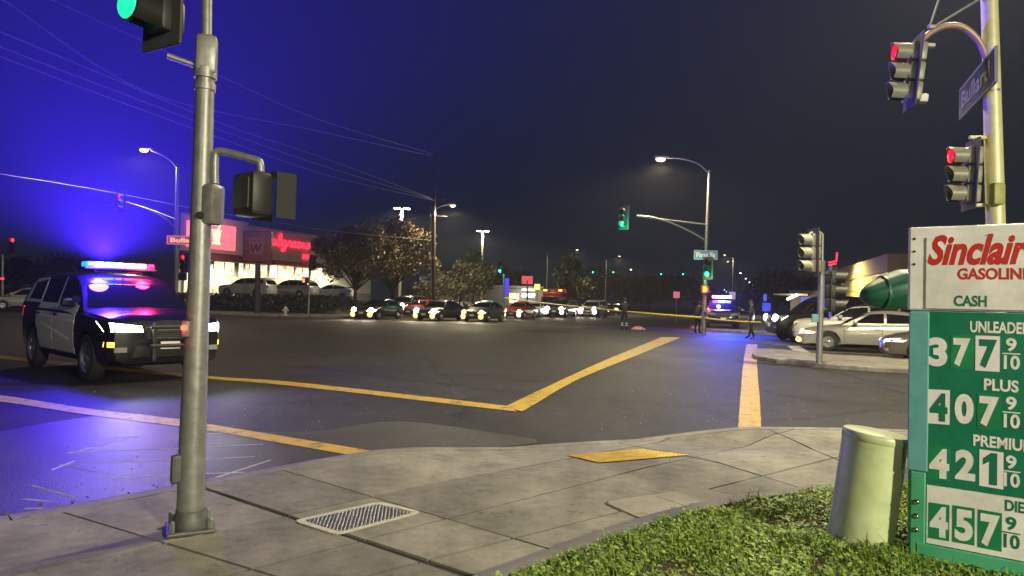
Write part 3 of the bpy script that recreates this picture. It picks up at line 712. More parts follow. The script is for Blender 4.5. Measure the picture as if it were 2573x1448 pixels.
c0 = f3(419, 602, -.15); c1 = f3(508, 606, -.15); c0.z = c1.z = (c0.z + c1.z) / 2; U = c1 - c0; Wd = U.length; U.normalize(); N = Vector((U.y, -U.x, 0)); N = N if N.y < 0 else -N
plate_obj(lpost, c0, U, Wd, .50, N, em('plate_orange', (.30, .07, .06), .9), em('plate_rim', (1.0, .22, .12), .9), em('plate_otext', (1.0, .45, .12), 1.1), 'Bullard', bold=.03)
for (px, top, dist, lit, lab) in [(5, 640, 48, 'r', 'signal post with red light at the far left edge'), ]:
    b = gp(px, dist, CURB_Z); t = thing('signal_post', lab, 'signal post', b)
    tp = at(px + 1, top, dist) - b; MB().tube([(0, 0, 0), tp], [.10, .08], 12).build('pole', 'galv', t, smooth=60)
    signal_head(t, at(33, 616, dist) - b, (.25, -.97), .33, lit, 'sig_dark')
    MB().tube([tp - Vector((0, 0, .4)), at(30, 640, dist) - b], .03, 8).build('bracket_arm', 'galv', t)
    MB().tube([tp * .55 + Vector((0, 0, -.04)), tp * .55 + Vector((0, 0, .06))], .105, 12).build('reflector_band', 'lens_red', t)

# ---- median post with signals seen from the side
B4 = gz(2058, 916, .12); d4 = B4.y
mp = thing('signal_post', 'short signal post on the median island, signals turned away', 'signal post', B4)
def f4(px, py, dd=0): return at(px, py, d4 + dd) - B4
MB().tube([(0, 0, 0), f4(2062, 760), f4(2064, 690)], [.075, .072, .07], 16).build('shaft', 'galv', mp, smooth=60)
MB().tube([f4(2064, 690), f4(2066, 655)], [.085, .08], 16).build('collar', 'galv_dark', mp, smooth=60)
MB().tube([f4(2066, 660), f4(2067, 590), f4(2062, 585), f4(2038, 585), f4(2032, 590), f4(2032, 600)], .028, 10).build('bracket_arm', 'galv', mp, smooth=60)
MB().tube([f4(2066, 688), f4(2038, 685)], .022, 10).build('bracket_arm', 'galv', mp, smooth=60)
signal_head(mp, f4(2034, 636), (-.97, -.1), .31, 'x', 'sig_body')
signal_head(mp, f4(2098, 733, .15), (.94, -.34), .335, 'x', 'sig_dark')
MB().tube([f4(2064, 686), f4(2090, 690, .1)], .022, 10).tube([f4(2062, 778), f4(2090, 778, .1)], .022, 10).build('bracket_arm', 'galv_dark', mp, smooth=60)
MB().bbox(f4(2048, 800, -.1), (.16, .05, .20), .01).build('notice_plate', 'plate_blue', mp)
MB().bbox((0, 0, .01), (.26, .26, .03), .008).build('base_plate', 'galv_dark', mp)

# ---- ped post in front of the drugstore, hydrant, low post where the tape is tied
B5 = gp(775, 50, CURB_Z); t = thing('signal_post', 'slim post with red hand signal near the fire hydrant', 'signal post', B5)
MB().tube([(0, 0, 0), at(778, 645, 50) - B5], [.07, .06], 12).build('shaft', 'galv', t, smooth=60)
signal_head(t, at(786, 660, 49.8) - B5, (.8, -.6), .30, 'x', 'sig_dark')
hs = MB().bbox(at(768, 704, 49.7) - B5, (.44, .2, .44), .04).build('pedestrian_signal', 'sig_dark', t); MB().box(at(763, 705, 49.58) - B5, (.14, .02, .26)).build('hand_symbol', 'hand_red', hs)
B6 = gp(1266, 58, 0); t = thing('signal_post', 'short post with green light where the yellow tape is tied', 'signal post', B6)
MB().tube([(0, 0, 0), at(1266, 690, 58) - B6], [.08, .07], 12).build('shaft', 'galv', t, smooth=60)
signal_head(t, at(1257, 672, 57.7) - B6, (-.3, -.95), .30, 'g', 'sig_dark', plate=False); lamp('POINT', 'green_signal_glow', at(1256, 684, 57.2), 70, (.05, 1, .45), size=.12)
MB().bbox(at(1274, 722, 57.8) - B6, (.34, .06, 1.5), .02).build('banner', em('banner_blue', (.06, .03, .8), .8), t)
MB().bbox((0, 0, .06), (.45, .45, .14), .03).build('base', 'concrete', t)
hb = gp(717, 47, CURB_Z); h = thing('fire_hydrant', 'pale fire hydrant standing at the far kerb by the hedge', 'hydrant', hb)
mat('hyd', (.55, .52, .42), .5)
MB().lathe([(.16, 0), (.16, .05), (.11, .06), (.11, .42), (.14, .44), (.14, .48), (.12, .52), (.07, .60), (.03, .62), (.03, .68), (.01, .69)], 16).build('barrel', 'hyd', h, smooth=40)
for a in (0, 180): MB().lathe([(.055, 0), (.055, .09), (.06, .09), (.06, .13)], 12, Matrix.Translation((0, 0, .36)) @ Matrix.Rotation(R(a), 4, 'Z') @ Matrix.Rotation(R(90), 4, 'Y') @ Matrix.Translation((0, 0, .10))).build('nozzle', 'hyd', h, smooth=40)
MB().lathe([(.075, 0), (.075, .08), (.08, .08), (.08, .12)], 12, Matrix.Translation((0, -.10, .33)) @ Matrix.Rotation(R(90), 4, 'X')).build('nozzle', 'hyd', h, smooth=40)

# ---- fuel price sign
Dl, Dr = 3.72, 3.46
s0 = gp(2312, Dl, .20); sR = gp(2573, Dr, .20); SU = (sR - s0).normalized(); SN = Vector((SU.y, -SU.x, 0)); SN = SN if SN.y < 0 else -SN
ps = thing('price_sign', 'green and white fuel price sign standing in the grass', 'price sign', Vector((s0.x, s0.y, .15)))
O = Vector(ps.location)
def su(px, py):                       # where that pixel falls on the sign's face: (along, height)
    d = ray(px, py); c = Vector((0, 0, CAM_H)); t = (s0 - c).dot(SN) / d.dot(SN); p = c + d * t
    return (p - s0).dot(SU), p.z
SW = .95
sgn_m = lambda n, c: mat(n, c, .4, nscale=5, namt=.20, detail=12)
sgn_m('sign_white', (.74, .72, .74)); sgn_m('sign_green', (.004, .165, .095)); sgn_m('sign_green2', (.008, .20, .085)); sgn_m('frame_green', (.07, .36, .21)); mat('letter_red', (.50, .025, .02), .4); mat('letter_white', (.74, .72, .74), .45, nscale=18, namt=.14, detail=10); mat('letter_green', (.008, .15, .09), .4); mat('tile_white', (.78, .74, .80), .35, nscale=25, namt=.06); mat('frame_teal', (.13, .36, .40), .3, nscale=6, namt=.15)
def slabs(mb, u0, u1, z0, z1, t0, t1):
    P = [s0 - O + SU * u + SN * t + Vector((0, 0, z - s0.z)) for t in (t0, t1) for u, z in ((u0, z0), (u1, z0), (u1, z1), (u0, z1))]
    return mb.add(P, [(0, 1, 2, 3), (7, 6, 5, 4), (0, 4, 5, 1), (1, 5, 6, 2), (2, 6, 7, 3), (3, 7, 4, 0)])
ztop = su(2310, 575)[1]; zhd = su(2310, 780)[1]; zdie = su(2340, 1218)[1]; zbot = su(2340, 1368)[1]; zrail = zbot - .085
hu = -.075
slabs(MB(), hu, SW + .035, zhd, ztop + .01, -.14, -.004).build('header_box', 'sign_white', ps, bevel=.012)
slabs(MB(), .012, SW - .012, zhd + .012, ztop - .05, -.004, .002).build('header_face', 'sign_white', ps)
slabs(MB(), -.062, SW + .03, zbot, zhd - .003, -.12, -.006).build('cabinet', 'frame_teal', ps, bevel=.008)
slabs(MB(), .03, SW - .03, zdie, zhd - .006, -.006, .0).build('price_panel', 'sign_green', ps)
dp = slabs(MB(), .028, SW - .03, zbot + .004, zdie - .003, -.006, .003).build('price_panel', 'sign_white', ps); dp['label'] = 'white bottom panel with the diesel price'
slabs(MB(), -.02, SW + .02, zrail, zbot - .002, -.08, .012).build('bottom_rail', 'frame_green', ps, bevel=.006)
for u in (-.052, SW - .04): slabs(MB(), u, u + .075, .12, zdie + .06, -.10, .009 if u < 0 else .009).build('post', 'frame_green', ps, bevel=.008)
slabs(MB(), -.066, .03, zdie + .063, zhd - .008, -.11, .006).build('side_rail', 'frame_teal', ps, bevel=.006)
for py in (1262, 1297, 1332):
    z = su(2315, py)[1]; MB().lathe([(.014, 0), (.013, .008), (.005, .013)], 12, Matrix.Translation(s0 - O + SU * -.018 + SN * .009 + Vector((0, 0, z - s0.z))) @ SN.to_track_quat('Z', 'Y').to_matrix().to_4x4()).build('bolt', 'chrome', ps, smooth=50)
for py in (600, 632, 664):
    z = su(2310, py)[1]; MB().lathe([(.007, 0), (.006, .003)], 10, Matrix.Translation(s0 - O + SU * -.045 + SN * -.0035 + Vector((0, 0, z - s0.z))) @ SN.to_track_quat('Z', 'Y').to_matrix().to_4x4()).build('rivet', 'black', ps)
def crop(x, y): return 2180 + x / 1.527, 500 + y / 1.527
def txt(sx, x0, y0, x1, y1, m, bold=.02, shear=0, lift=.0012, parent=ps, name='lettering', full=None):
    (u0, za), (u1, zb) = su(*crop(x0, y1)), su(*crop(x1, y0)); ub = su(*crop(x0, y0))[0]
    z0, z1 = su(*crop(x0, y1))[1], su(*crop(x0, y0))[1]
    if full: u1 = full
    mb = MB(); text_on(mb, sx, s0 - O + SU * u0 + Vector((0, 0, z0 - s0.z)) + SN * lift, SU * (u1 - u0), Vector((0, 0, z1 - z0)), SN, bold, shear, .0004)
    return mb.build(name, m, parent)
def tile(x0, y0, x1, y1, m, lift=.003):
    (u0, z0), (u1, z1) = su(*crop(x0, y1)), su(*crop(x1, y0)); z1 = su(*crop(x0, y0))[1]
    a = random.uniform(-.004, .004); mb = MB(); P = [s0 - O + SU * u + SN * t + Vector((0, 0, z - s0.z)) for t in (.0005, lift) for u, z in ((u0, z0 + a), (u1, z0), (u1, z1 - a), (u0, z1))]
    mb.add(P, [(0, 1, 2, 3), (7, 6, 5, 4), (0, 4, 5, 1), (1, 5, 6, 2), (2, 6, 7, 3), (3, 7, 4, 0)]); return mb.build('price_tile', m, ps)
txt('Sinclair', 230, 140, 622, 256, 'letter_red', .035, .32, lift=.0028)
txt('GASOLINE', 345, 266, 626, 310, 'letter_red', .03, lift=.0028)
txt('CASH', 331, 370, 458, 412, 'letter_green', .03, lift=.0028)
txt('UNLEADED', 393, 468, 628, 512, 'letter_white', .03)
txt('PLUS', 446, 688, 580, 734, 'letter_white', .03); txt('PREMIUM', 405, 903, 640, 947, 'letter_white', .03); txt('DIESEL', 527, 1152, 680, 1196, 'letter_green', .03, lift=.0038)
for (d_, x0, y0, x1, y1, tl, tm, lm) in [
    ('3', 233, 530, 307, 641, None, None, 'letter_white'), ('7', 328, 533, 395, 641, (318, 521, 407, 650), 'sign_green2', 'letter_white'), ('7', 428, 538, 497, 647, (413, 524, 508, 658), 'tile_white', 'letter_green'),
    ('4', 238, 742, 308, 850, (228, 730, 316, 858), 'tile_white', 'letter_green'), ('0', 333, 745, 408, 860, None, None, 'letter_white'), ('7', 428, 755, 505, 870, (420, 742, 514, 880), 'sign_green2', 'letter_white'),
    ('4', 236, 953, 314, 1066, (229, 942, 318, 1074), 'sign_green2', 'letter_white'), ('2', 335, 958, 414, 1074, None, None, 'letter_white'), ('1', 438, 970, 508, 1092, (428, 960, 522, 1102), 'tile_white', 'letter_green'),
    ('4', 238, 1173, 310, 1290, (233, 1163, 315, 1298), 'sign_green2', 'letter_white'), ('5', 334, 1186, 405, 1306, (325, 1174, 412, 1314), 'sign_green2', 'letter_white'), ('7', 432, 1204, 508, 1328, (422, 1190, 516, 1336), 'sign_green2', 'letter_white')]:
    if tl: tile(*tl, tm, .0045 if y0 > 1150 else .0015)
    txt(d_, x0, y0, x1, y1, lm, .05, lift=(.0053 if y0 > 1150 else .0023) if tl else .0012, name='price_digit')
for y in (533, 757, 982, 1216):
    lm = 'letter_green' if y > 1200 else 'letter_white'; lf_ = .0038 if y > 1200 else .0012
    txt('9', 530, y, 572, y + 52, lm, .03, lift=lf_, name='price_digit'); txt('10', 522, y + 66, 585, y + 120, lm, .03, lift=lf_, name='price_digit')
    (u0, za), (u1, zb) = su(*crop(517, y + 58)), su(*crop(586, y + 61)); slabs(MB(), u0, u1, za - .005, za + .001, .0, .0045 if y > 1200 else .0016).build('fraction_bar', lm, ps)

# ---- telecom pedestal
tb = gz(2155, 1338, .20); td = thing('utility_pedestal', 'pale green leaning cylindrical utility pedestal in the grass', 'pedestal', Vector((tb.x, tb.y, .06)))
td.rotation_euler = (R(2), R(6.5), 0)
mat('ped_green', (.46, .52, .30), .42, nscale=7, namt=.16, bump=.03, bscale=6)
r = .178
MB().lathe([(r * .97, 0), (r * .97, .02), (r * .965, .66), (r * .965, .70)], 48).build('body', 'ped_green', td, smooth=40)
lid = MB().lathe([(r * .972, .690), (r * .985, .693), (r * .985, .716), (r * .975, .728), (r * .94, .736), (r * .6, .742), (.01, .744)], 48).build('lid', 'ped_green', td, smooth=40)
for a in (200, 260): MB().lathe([(.007, 0), (.006, .003)], 8, Matrix.Rotation(R(a), 4, 'Z') @ Matrix.Translation((r * .967, 0, .12)) @ Matrix.Rotation(R(90), 4, 'Y')).build('bolt', 'galv_dark', td)

# ---- pull box with steel lid, concrete vault cover
def px_quad_box(name, label, px, rim, lidm, rimm, cat, z=CURB_Z):
    q = [gz(*p, z) for p in px]; c = sum(q, Vector()) / 4; t = thing(name, label, cat, c)
    def ring(k, n=5):
        out = []
        for i in range(4):
            p0, p1, p2 = q[i - 1], q[i], q[(i + 1) % 4]; e = .06 if rim else .09
            a = p1 + (p0 - p1).normalized() * e; b = p1 + (p2 - p1).normalized() * e
            for j in range(n): s_ = j / (n - 1); out.append((a.lerp(p1, s_)).lerp(p1.lerp(b, s_), s_))
        return [c + (p - c) * (1 - k / (p - c).length) - c for p in out]
    return t, q, c, ring
t, q, c, ring = px_quad_box('utility_box_cover', 'steel chequer plate utility cover with pale rim set in the sidewalk', [(735, 1311), (952, 1263), (1062, 1289), (846, 1347)], True, 0, 0, 'cover')
o_, i_ = ring(0), ring(.045); n = len(o_); mb = MB()
mb.add([Vector((p.x, p.y, .001)) for p in o_] + [Vector((p.x, p.y, .008)) for p in o_] + [Vector((p.x, p.y, .008)) for p in i_] + [Vector((p.x, p.y, -.004)) for p in i_],
       [(k * n + j, k * n + (j + 1) % n, (k + 1) * n + (j + 1) % n, (k + 1) * n + j) for k in range(3) for j in range(n)]); mat('rim_pale', (.45, .43, .38), .7, nscale=12, namt=.2, bump=.2, bscale=40); mb.build('rim', 'rim_pale', t)
l_ = ring(.055); mb = MB(); mb.add([Vector((p.x, p.y, .004)) for p in l_], [tuple(range(n))]); mat('steel_dark', (.10, .10, .105), .5, .6, nscale=8, namt=.3); ldo = mb.build('lid', 'steel_dark', t)
if ldo.data.polygons[0].normal.z < 0: ldo.data.flip_normals()
mb = MB(); mat('steel_stud', (.22, .22, .23), .45, .7, nscale=20, namt=.3)
nu, nv = 44, 26
for i in range(1, nu):
    for j in range(1, nv):
        p = bil(q, i / nu, j / nv) - c
        u_ = abs(i / nu - .5) * 2; v_ = abs(j / nv - .5) * 2
        if u_ > .86 or v_ > .80: continue
        e = ((q[1] - q[0]).normalized() if (i + j) % 2 else (q[3] - q[0]).normalized()); f = Vector((-e.y, e.x, 0))
        mb.add([p + e * .010 + Vector((0, 0, .0042)), p + f * .004 + Vector((0, 0, .0042)), p - e * .010 + Vector((0, 0, .0042)), p - f * .004 + Vector((0, 0, .0042)), p + Vector((0, 0, .0075))], [(0, 1, 4), (1, 2, 4), (2, 3, 4), (3, 0, 4)])
tag(mb.build('tread_stud', 'steel_stud', ldo), kind='stuff')
t, q, c, ring = px_quad_box('vault_cover', 'concrete vault cover with lifting holes beside the grass edge', [(1508, 1262), (1765, 1226), (1872, 1250), (1610, 1308)], False, 0, 0, 'cover')
o_ = ring(0); i_ = ring(.02); mb = MB()
mb.add([Vector((p.x, p.y, .0015)) for p in o_] + [Vector((p.x, p.y, .0015)) for p in i_], [(j, (j + 1) % n, n + (j + 1) % n, n + j) for j in range(n)]); mb.build('joint', 'soil', t)
l_ = ring(.02); mb = MB(); mb.prism([(p.x, p.y) for p in l_], .0, .005); mb.build('lid', 'concrete_ramp', t)
for px, py in ((1613, 1292), (1698, 1279), (1744, 1269)):
    p = gz(px, py, CURB_Z) - c; MB().lathe([(.028, .0055), (.026, .0062)], 14, Matrix.Translation((p.x, p.y, 0)) @ Matrix.Diagonal((1.3, .9, 1, 1))).build('lifting_hole', 'black', t)
A, B_ = gz(1648, 1249, CURB_Z) - c, gz(1730, 1276, CURB_Z) - c; tt = (B_ - A).normalized(); nn = Vector((-tt.y, tt.x, 0)) * .004
MB().add([A - nn + Vector((0, 0, .0058)), B_ - nn + Vector((0, 0, .0058)), B_ + nn + Vector((0, 0, .0058)), A + nn + Vector((0, 0, .0058))], [(0, 1, 2, 3)]).build('seam', 'soil', t)

# ---- stand-in for the green figure behind the price sign, pleated to look like cloth
mat('stand_in_green', (.004, .075, .045), .5, nscale=5, namt=.15, bump=.25, bscale=5)
gb = gp(2262, 5.3, .15); gt = thing('green_stand_in', 'dark green stand-in shape, pleated like cloth, bulging out behind the price sign', 'cover', gb)
pr_ = [(2161, 741, 1), (2163.5, 741.5, 9), (2170, 742, 19), (2181, 741, 27), (2196, 739.5, 34), (2222, 735, 43), (2254, 729, 50), (2284, 727, 51), (2340, 728, 52), (2400, 730, 52)]
cv_ = crom([Vector((a_, b_, c_)) for a_, b_, c_ in pr_], 5); prof = [at(c_.x, c_.y, 5.3) for c_ in cv_]; rad = [max(.002, c_.z) * 5.3 / FPX for c_ in cv_]
vs, fs = [], []; n = 28
for i, p in enumerate(prof):
    for j in range(n):
        a = 2 * math.pi * j / n; rr = rad[i] * (1 + .035 * math.sin(9 * a + .05 * i) + .04 * math.sin(4 * a + 1.1 + .05 * i))
        vs.append(p - gb + Vector((-.35 * math.sin(a) * rr * 0, math.cos(a) * rr, math.sin(a) * rr * .95)))
for i in range(len(prof) - 1):
    for j in range(n): fs.append((i * n + j, i * n + (j + 1) % n, (i + 1) * n + (j + 1) % n, (i + 1) * n + j))
fs += [tuple(range(n)), tuple((len(prof) - 1) * n + j for j in range(n))]
MB().add(vs, fs).build('cloth', 'stand_in_green', gt, smooth=70)  # skin of the stand-in, no real cloth
MB().tube([(.18, .1, 0), (.18, .1, 1.45)], .03, 10).build('stand', 'black', gt)
for k_ in (24,):
    c_ = prof[k_] - gb; MB().lathe([(rad[k_] * 1.03, -.012), (rad[k_] * 1.05, 0), (rad[k_] * 1.03, .012)], 28, Matrix.Translation(c_) @ Matrix.Rotation(R(90), 4, 'Y'), False).build('strap', 'stand_in_green', gt, smooth=60)
# ================================================================== VEHICLES
def paint(name, c, metal=.0, rough=.28): return mat('paint_' + name, c, rough, metal, coat=.6)
paint('black', (.008, .008, .010)); paint('white', (.62, .62, .58)); paint('silver', (.42, .41, .36), .35); paint('red', (.30, .015, .015)); paint('grey', (.10, .10, .105), .3); paint('pearl', (.55, .54, .48), .1); paint('dkblue', (.012, .014, .022)); paint('copwhite', (.78, .77, .70)); paint('brown', (.10, .085, .07), .2); paint('darkred', (.14, .012, .012))
em('head_on', (1.0, .95, .84), 24.0); em('head_warm', (1.0, .74, .36), 3.5); em('fog_on', (1.0, .55, .16), 2.6); em('tail_on', (1.0, .03, .02), 3.0); em('head_dim', (1.0, .82, .55), 3.0); em('signal_amber', (1.0, .42, .05), 5.0); em('head_blue', (.92, .96, 1.0), 30.0)
mat('head_off', (.35, .36, .38), .08, .3); mat('tail_off', (.16, .01, .01), .15); mat('trim', (.02, .02, .02), .5); mat('well', (.004, .004, .004), .9)
TYPES = {
 'sedan': dict(st=[(2.36, .50, .34, .52, .55), (2.31, .70, .24, .62, .66), (2.18, .81, .20, .69, .75), (1.8, .88, .19, .78, .85), (1.2, .905, .19, .86, .93), (.75, .91, .19, .92, .97), (0, .915, .19, .95, .98), (-.9, .915, .19, .98, 1.01), (-1.6, .90, .20, 1.00, 1.05), (-2.1, .86, .23, 1.0, 1.05), (-2.28, .80, .28, .95, 1.0), (-2.36, .62, .38, .84, .87)],
   cab=[(1.0, .92), (.55, 1.19), (.12, 1.38), (-.2, 1.435), (-.65, 1.45), (-1.1, 1.39), (-1.5, 1.24), (-1.95, 1.03)], zb=.93, zr=1.45, wb=.83, wr=.60, wx=(1.42, -1.36), wr_=.33, win=[((.60, .97), (-.18, 1.36), (-.32, .99)), ], hl=(.42, .80, .60, .70)),
 'suv': dict(st=[(2.50, .60, .46, .80, .84), (2.45, .86, .34, .98, 1.02), (2.3, .945, .29, 1.06, 1.11), (1.9, .985, .28, 1.10, 1.17), (1.2, .995, .28, 1.14, 1.21), (.85, 1.0, .28, 1.16, 1.21), (0, 1.0, .28, 1.18, 1.21), (-1.5, 1.0, .28, 1.2, 1.22), (-2.2, .97, .30, 1.2, 1.22), (-2.45, .92, .36, 1.18, 1.2), (-2.52, .80, .46, 1.08, 1.10)],
   cab=[(1.22, 1.14), (.85, 1.44), (.45, 1.68), (.1, 1.765), (-.6, 1.80), (-1.6, 1.78), (-2.1, 1.72), (-2.32, 1.48), (-2.47, 1.15)], zb=1.15, zr=1.8, wb=.93, wr=.74, wx=(1.52, -1.50), wr_=.385),
 'hatch': dict(st=[(2.22, .50, .34, .54, .58), (2.17, .70, .24, .66, .70), (2.02, .80, .20, .74, .80), (1.7, .86, .19, .82, .88), (1.2, .88, .19, .88, .94), (0, .89, .19, .95, .98), (-1.2, .88, .20, 1.0, 1.03), (-1.8, .85, .22, 1.03, 1.06), (-2.1, .80, .28, 1.02, 1.05), (-2.2, .66, .38, .92, .95)],
   cab=[(1.35, .89), (.8, 1.2), (.3, 1.41), (-.2, 1.49), (-.8, 1.45), (-1.5, 1.30), (-2.1, 1.05)], zb=.93, zr=1.49, wb=.80, wr=.58, wx=(1.35, -1.33), wr_=.31),
}
class CarType: pass
def interp_st(st):
    out = []; P = [Vector(s[:3]).to_tuple() + s[3:] for s in st]
    for i in range(len(P) - 1):
        n = 4 if abs(P[i][0] - P[i + 1][0]) > .3 else 2
        for k in range(n):
            t = k / n; p0 = P[max(i - 1, 0)]; p1 = P[i]; p2 = P[i + 1]; p3 = P[min(i + 2, len(P) - 1)]
            q = []
            for a, b, c, d in zip(p0, p1, p2, p3):
                lin = b + (c - b) * t; cr = .5 * (2 * b + (c - a) * t + (2 * a - 5 * b + 4 * c - d) * t * t + (3 * b - a - 3 * c + d) * t ** 3)
                q.append(lin * .4 + cr * .6)
            q[0] = p1[0] + (p2[0] - p1[0]) * t; out.append(tuple(q))
    return out + [P[-1]]
def me_new(name, vs, fs, smooth=35):
    me = bpy.data.meshes.new(name); me.from_pydata([tuple(v) for v in vs], [], fs); me.validate()
    bm = bmesh.new(); bm.from_mesh(me); bmesh.ops.remove_doubles(bm, verts=bm.verts[:], dist=1e-5); bmesh.ops.recalc_face_normals(bm, faces=bm.faces[:]); bm.to_mesh(me); bm.free()
    me.shade_smooth()
    try: me.set_sharp_from_angle(angle=R(smooth))
    except Exception: pass
    return me
def make_type(kind):
    T = TYPES[kind]; st = interp_st(T['st']); vs = []; half = 8
    for x, w_, zb, zs, zc in st:
        h = zs - zb
        sec = [(0, zb), (.80 * w_, zb), (.955 * w_, zb + .10 * h), (.99 * w_, zb + .30 * h), (w_, zb + .58 * h), (.985 * w_, zs - .10 * h), (.93 * w_, zs - .01), (.60 * w_, zc - .012), (0, zc)]
        full = [(-y, z) for y, z in sec[1:-1]][::-1]
        ring = sec + full
        vs += [(x, y, z) for y, z in ring]
    n = 16; fs = [(i * n + j, i * n + (j + 1) % n, (i + 1) * n + (j + 1) % n, (i + 1) * n + j) for i in range(len(st) - 1) for j in range(n)]
    fs += [tuple(range(n)), tuple((len(st) - 1) * n + j for j in range(n))]
    body = me_new(kind + '_body', vs, fs, 40)
    # wheel arches cut out
    bo = bpy.data.objects.new('tmp', body); COL.objects.link(bo); cut = MB()
    W = max(s[1] for s in T['st'])
    for wx in T['wx']:
        for sd in (-1, 1):
            M = Matrix.Translation((wx, sd * (W - .12), T['wr_'] + .01)) @ Matrix.Rotation(R(90), 4, 'X')
            cut.lathe([(T['wr_'] + .065, -.18), (T['wr_'] + .065, .18)], 32, M)
    co = cut.build('cut', 'well'); b = bo.modifiers.new('b', 'BOOLEAN'); b.object = co; b.operation = 'DIFFERENCE'; b.solver = 'EXACT'
    body.materials.append(MATS['paint_black']); bpy.context.view_layer.update(); dg = bpy.context.evaluated_depsgraph_get()
    body2 = bpy.data.meshes.new_from_object(bo.evaluated_get(dg)); bpy.data.objects.remove(bo); bpy.data.objects.remove(co)
    body2.shade_smooth()
    try: body2.set_sharp_from_angle(angle=R(35))
    except Exception: pass
    while len(body2.materials) > 1: body2.materials.pop()
    for p in body2.polygons: p.material_index = 0
    # cabin
    cab = crom([(x, 0, z) for x, z in T['cab']], 4); m = 12; vs = []
    def hw(z): return T['wb'] + (T['wr'] - T['wb']) * (z - T['zb']) / (T['zr'] - T['zb'])
    for p in cab:
        k = max(0, min(1, (p.z - T['zb']) / (T['zr'] - T['zb'])))
        for j in range(m + 1):
            u = -1 + 2 * j / m; y = hw(p.z) * (math.copysign(abs(u) ** .85, u))
            bul = (1 - u * u); fx = .10 * bul * (1 - k) * (1 if p.x > 0 else -1)
            vs.append((p.x + fx, y, p.z + .035 * bul * k - .045 * max(0, abs(u) - .8) / .2 * k))
    N_ = len(cab); fs = [(i * (m + 1) + j, i * (m + 1) + j + 1, (i + 1) * (m + 1) + j + 1, (i + 1) * (m + 1) + j) for i in range(N_ - 1) for j in range(m)]
    for sd in (0, m): fs.append(tuple(i * (m + 1) + sd for i in range(N_)))
    cabin = me_new(kind + '_cabin', vs, fs, 42)
    bmx = bmesh.new(); bmx.from_mesh(body2); bmx.from_mesh(cabin); bmesh.ops.triangulate(bmx, faces=bmx.faces[:]); bvh = BVHTree.FromBMesh(bmx); bmx.free()
    def patch(name, c4, side, off=.006, nx=8, ny=5, thick=.02, smooth=60):
        D = {'f': Vector((-1, 0, 0)), 'r': Vector((1, 0, 0)), 'l': Vector((0, -1, 0)), 'R': Vector((0, 1, 0)), 't': Vector((0, 0, -1))}[side]
        pts = []
        for j in range(ny + 1):
            for i in range(nx + 1):
                u, v = i / nx, j / ny
                a = (c4[0][0] * (1 - u) + c4[1][0] * u) * (1 - v) + (c4[3][0] * (1 - u) + c4[2][0] * u) * v
                b_ = (c4[0][1] * (1 - u) + c4[1][1] * u) * (1 - v) + (c4[3][1] * (1 - u) + c4[2][1] * u) * v
                o = Vector((0, a, b_)) if side in 'fr' else (Vector((a, b_, 0)) if side == 't' else Vector((a, 0, b_)))
                o = o - D * 6; hit = bvh.ray_cast(o, D)
                pts.append((hit[0] if hit[0] is not None else bvh.find_nearest(o + D * 4)[0]) - D * off)
        F = [(j * (nx + 1) + i, j * (nx + 1) + i + 1, (j + 1) * (nx + 1) + i + 1, (j + 1) * (nx + 1) + i) for j in range(ny) for i in range(nx)]
        rim = [i for i in range(nx + 1)] + [j * (nx + 1) + nx for j in range(1, ny + 1)] + [ny * (nx + 1) + i for i in range(nx - 1, -1, -1)] + [j * (nx + 1) for j in range(ny - 1, 0, -1)]
        o = len(pts); pts = pts + [pts[i] + D * thick for i in rim]; k = len(rim)
        F += [(rim[i], rim[(i + 1) % k], o + (i + 1) % k, o + i) for i in range(k)]
        return me_new(name, pts, F, smooth)
    ct = CarType(); ct.parts = []; ct.T = T; ct.bvh = bvh; ct.patch = patch; ct.W = W
    ct.parts.append(('body', body2, 'PAINT', None)); ct.parts.append(('cabin', cabin, 'PAINT', None))
    zb, zr = T['zb'], T['zr']; C = T['cab']; xs = C[0][0]
    hz = lambda z, k: hw(z) - k
    if kind == 'suv': ws = (1.21, 1.62); rwz = (1.25, 1.62)
    elif kind == 'hatch': ws = (1.0, 1.36); rwz = (1.12, 1.30)
    else: ws = (1.02, 1.34); rwz = (1.10, 1.33)
    ct.parts.append(('windshield', patch('ws', [(-hz(ws[0], .06), ws[0]), (hz(ws[0], .06), ws[0]), (hz(ws[1], .09), ws[1]), (-hz(ws[1], .09), ws[1])], 'f', .012, 12, 6), 'glass', None))
    ct.parts.append(('rear_window', patch('rw', [(-hz(rwz[0], .08), rwz[0]), (hz(rwz[0], .08), rwz[0]), (hz(rwz[1], .11), rwz[1]), (-hz(rwz[1], .11), rwz[1])], 'r', .012, 12, 5), 'glass', None))
    if kind == 'sedan': wins = [[(.62, 1.02), (-.28, 1.03), (-.28, 1.37), (.14, 1.34)], [(-.36, 1.03), (-1.05, 1.05), (-1.08, 1.32), (-.36, 1.37)], [(-1.12, 1.06), (-1.55, 1.08), (-1.30, 1.25), (-1.14, 1.30)]]
    elif kind == 'hatch': wins = [[(.85, .99), (-.25, 1.02), (-.25, 1.40), (.32, 1.37)], [(-.33, 1.02), (-1.10, 1.06), (-1.10, 1.33), (-.33, 1.40)], [(-1.16, 1.07), (-1.65, 1.12), (-1.40, 1.24), (-1.16, 1.31)]]
    else: wins = [[(.98, 1.26), (-.18, 1.27), (-.18, 1.69), (.46, 1.63)], [(-.27, 1.27), (-1.22, 1.28), (-1.22, 1.69), (-.27, 1.70)], [(-1.32, 1.29), (-2.10, 1.30), (-2.0, 1.62), (-1.32, 1.68)]]
    for sd in ('l', 'R'):
        for q in wins: ct.parts.append(('side_window', patch('sw', q, sd, .005, 8, 5), 'glass', None))
    xf = T['st'][0][0]
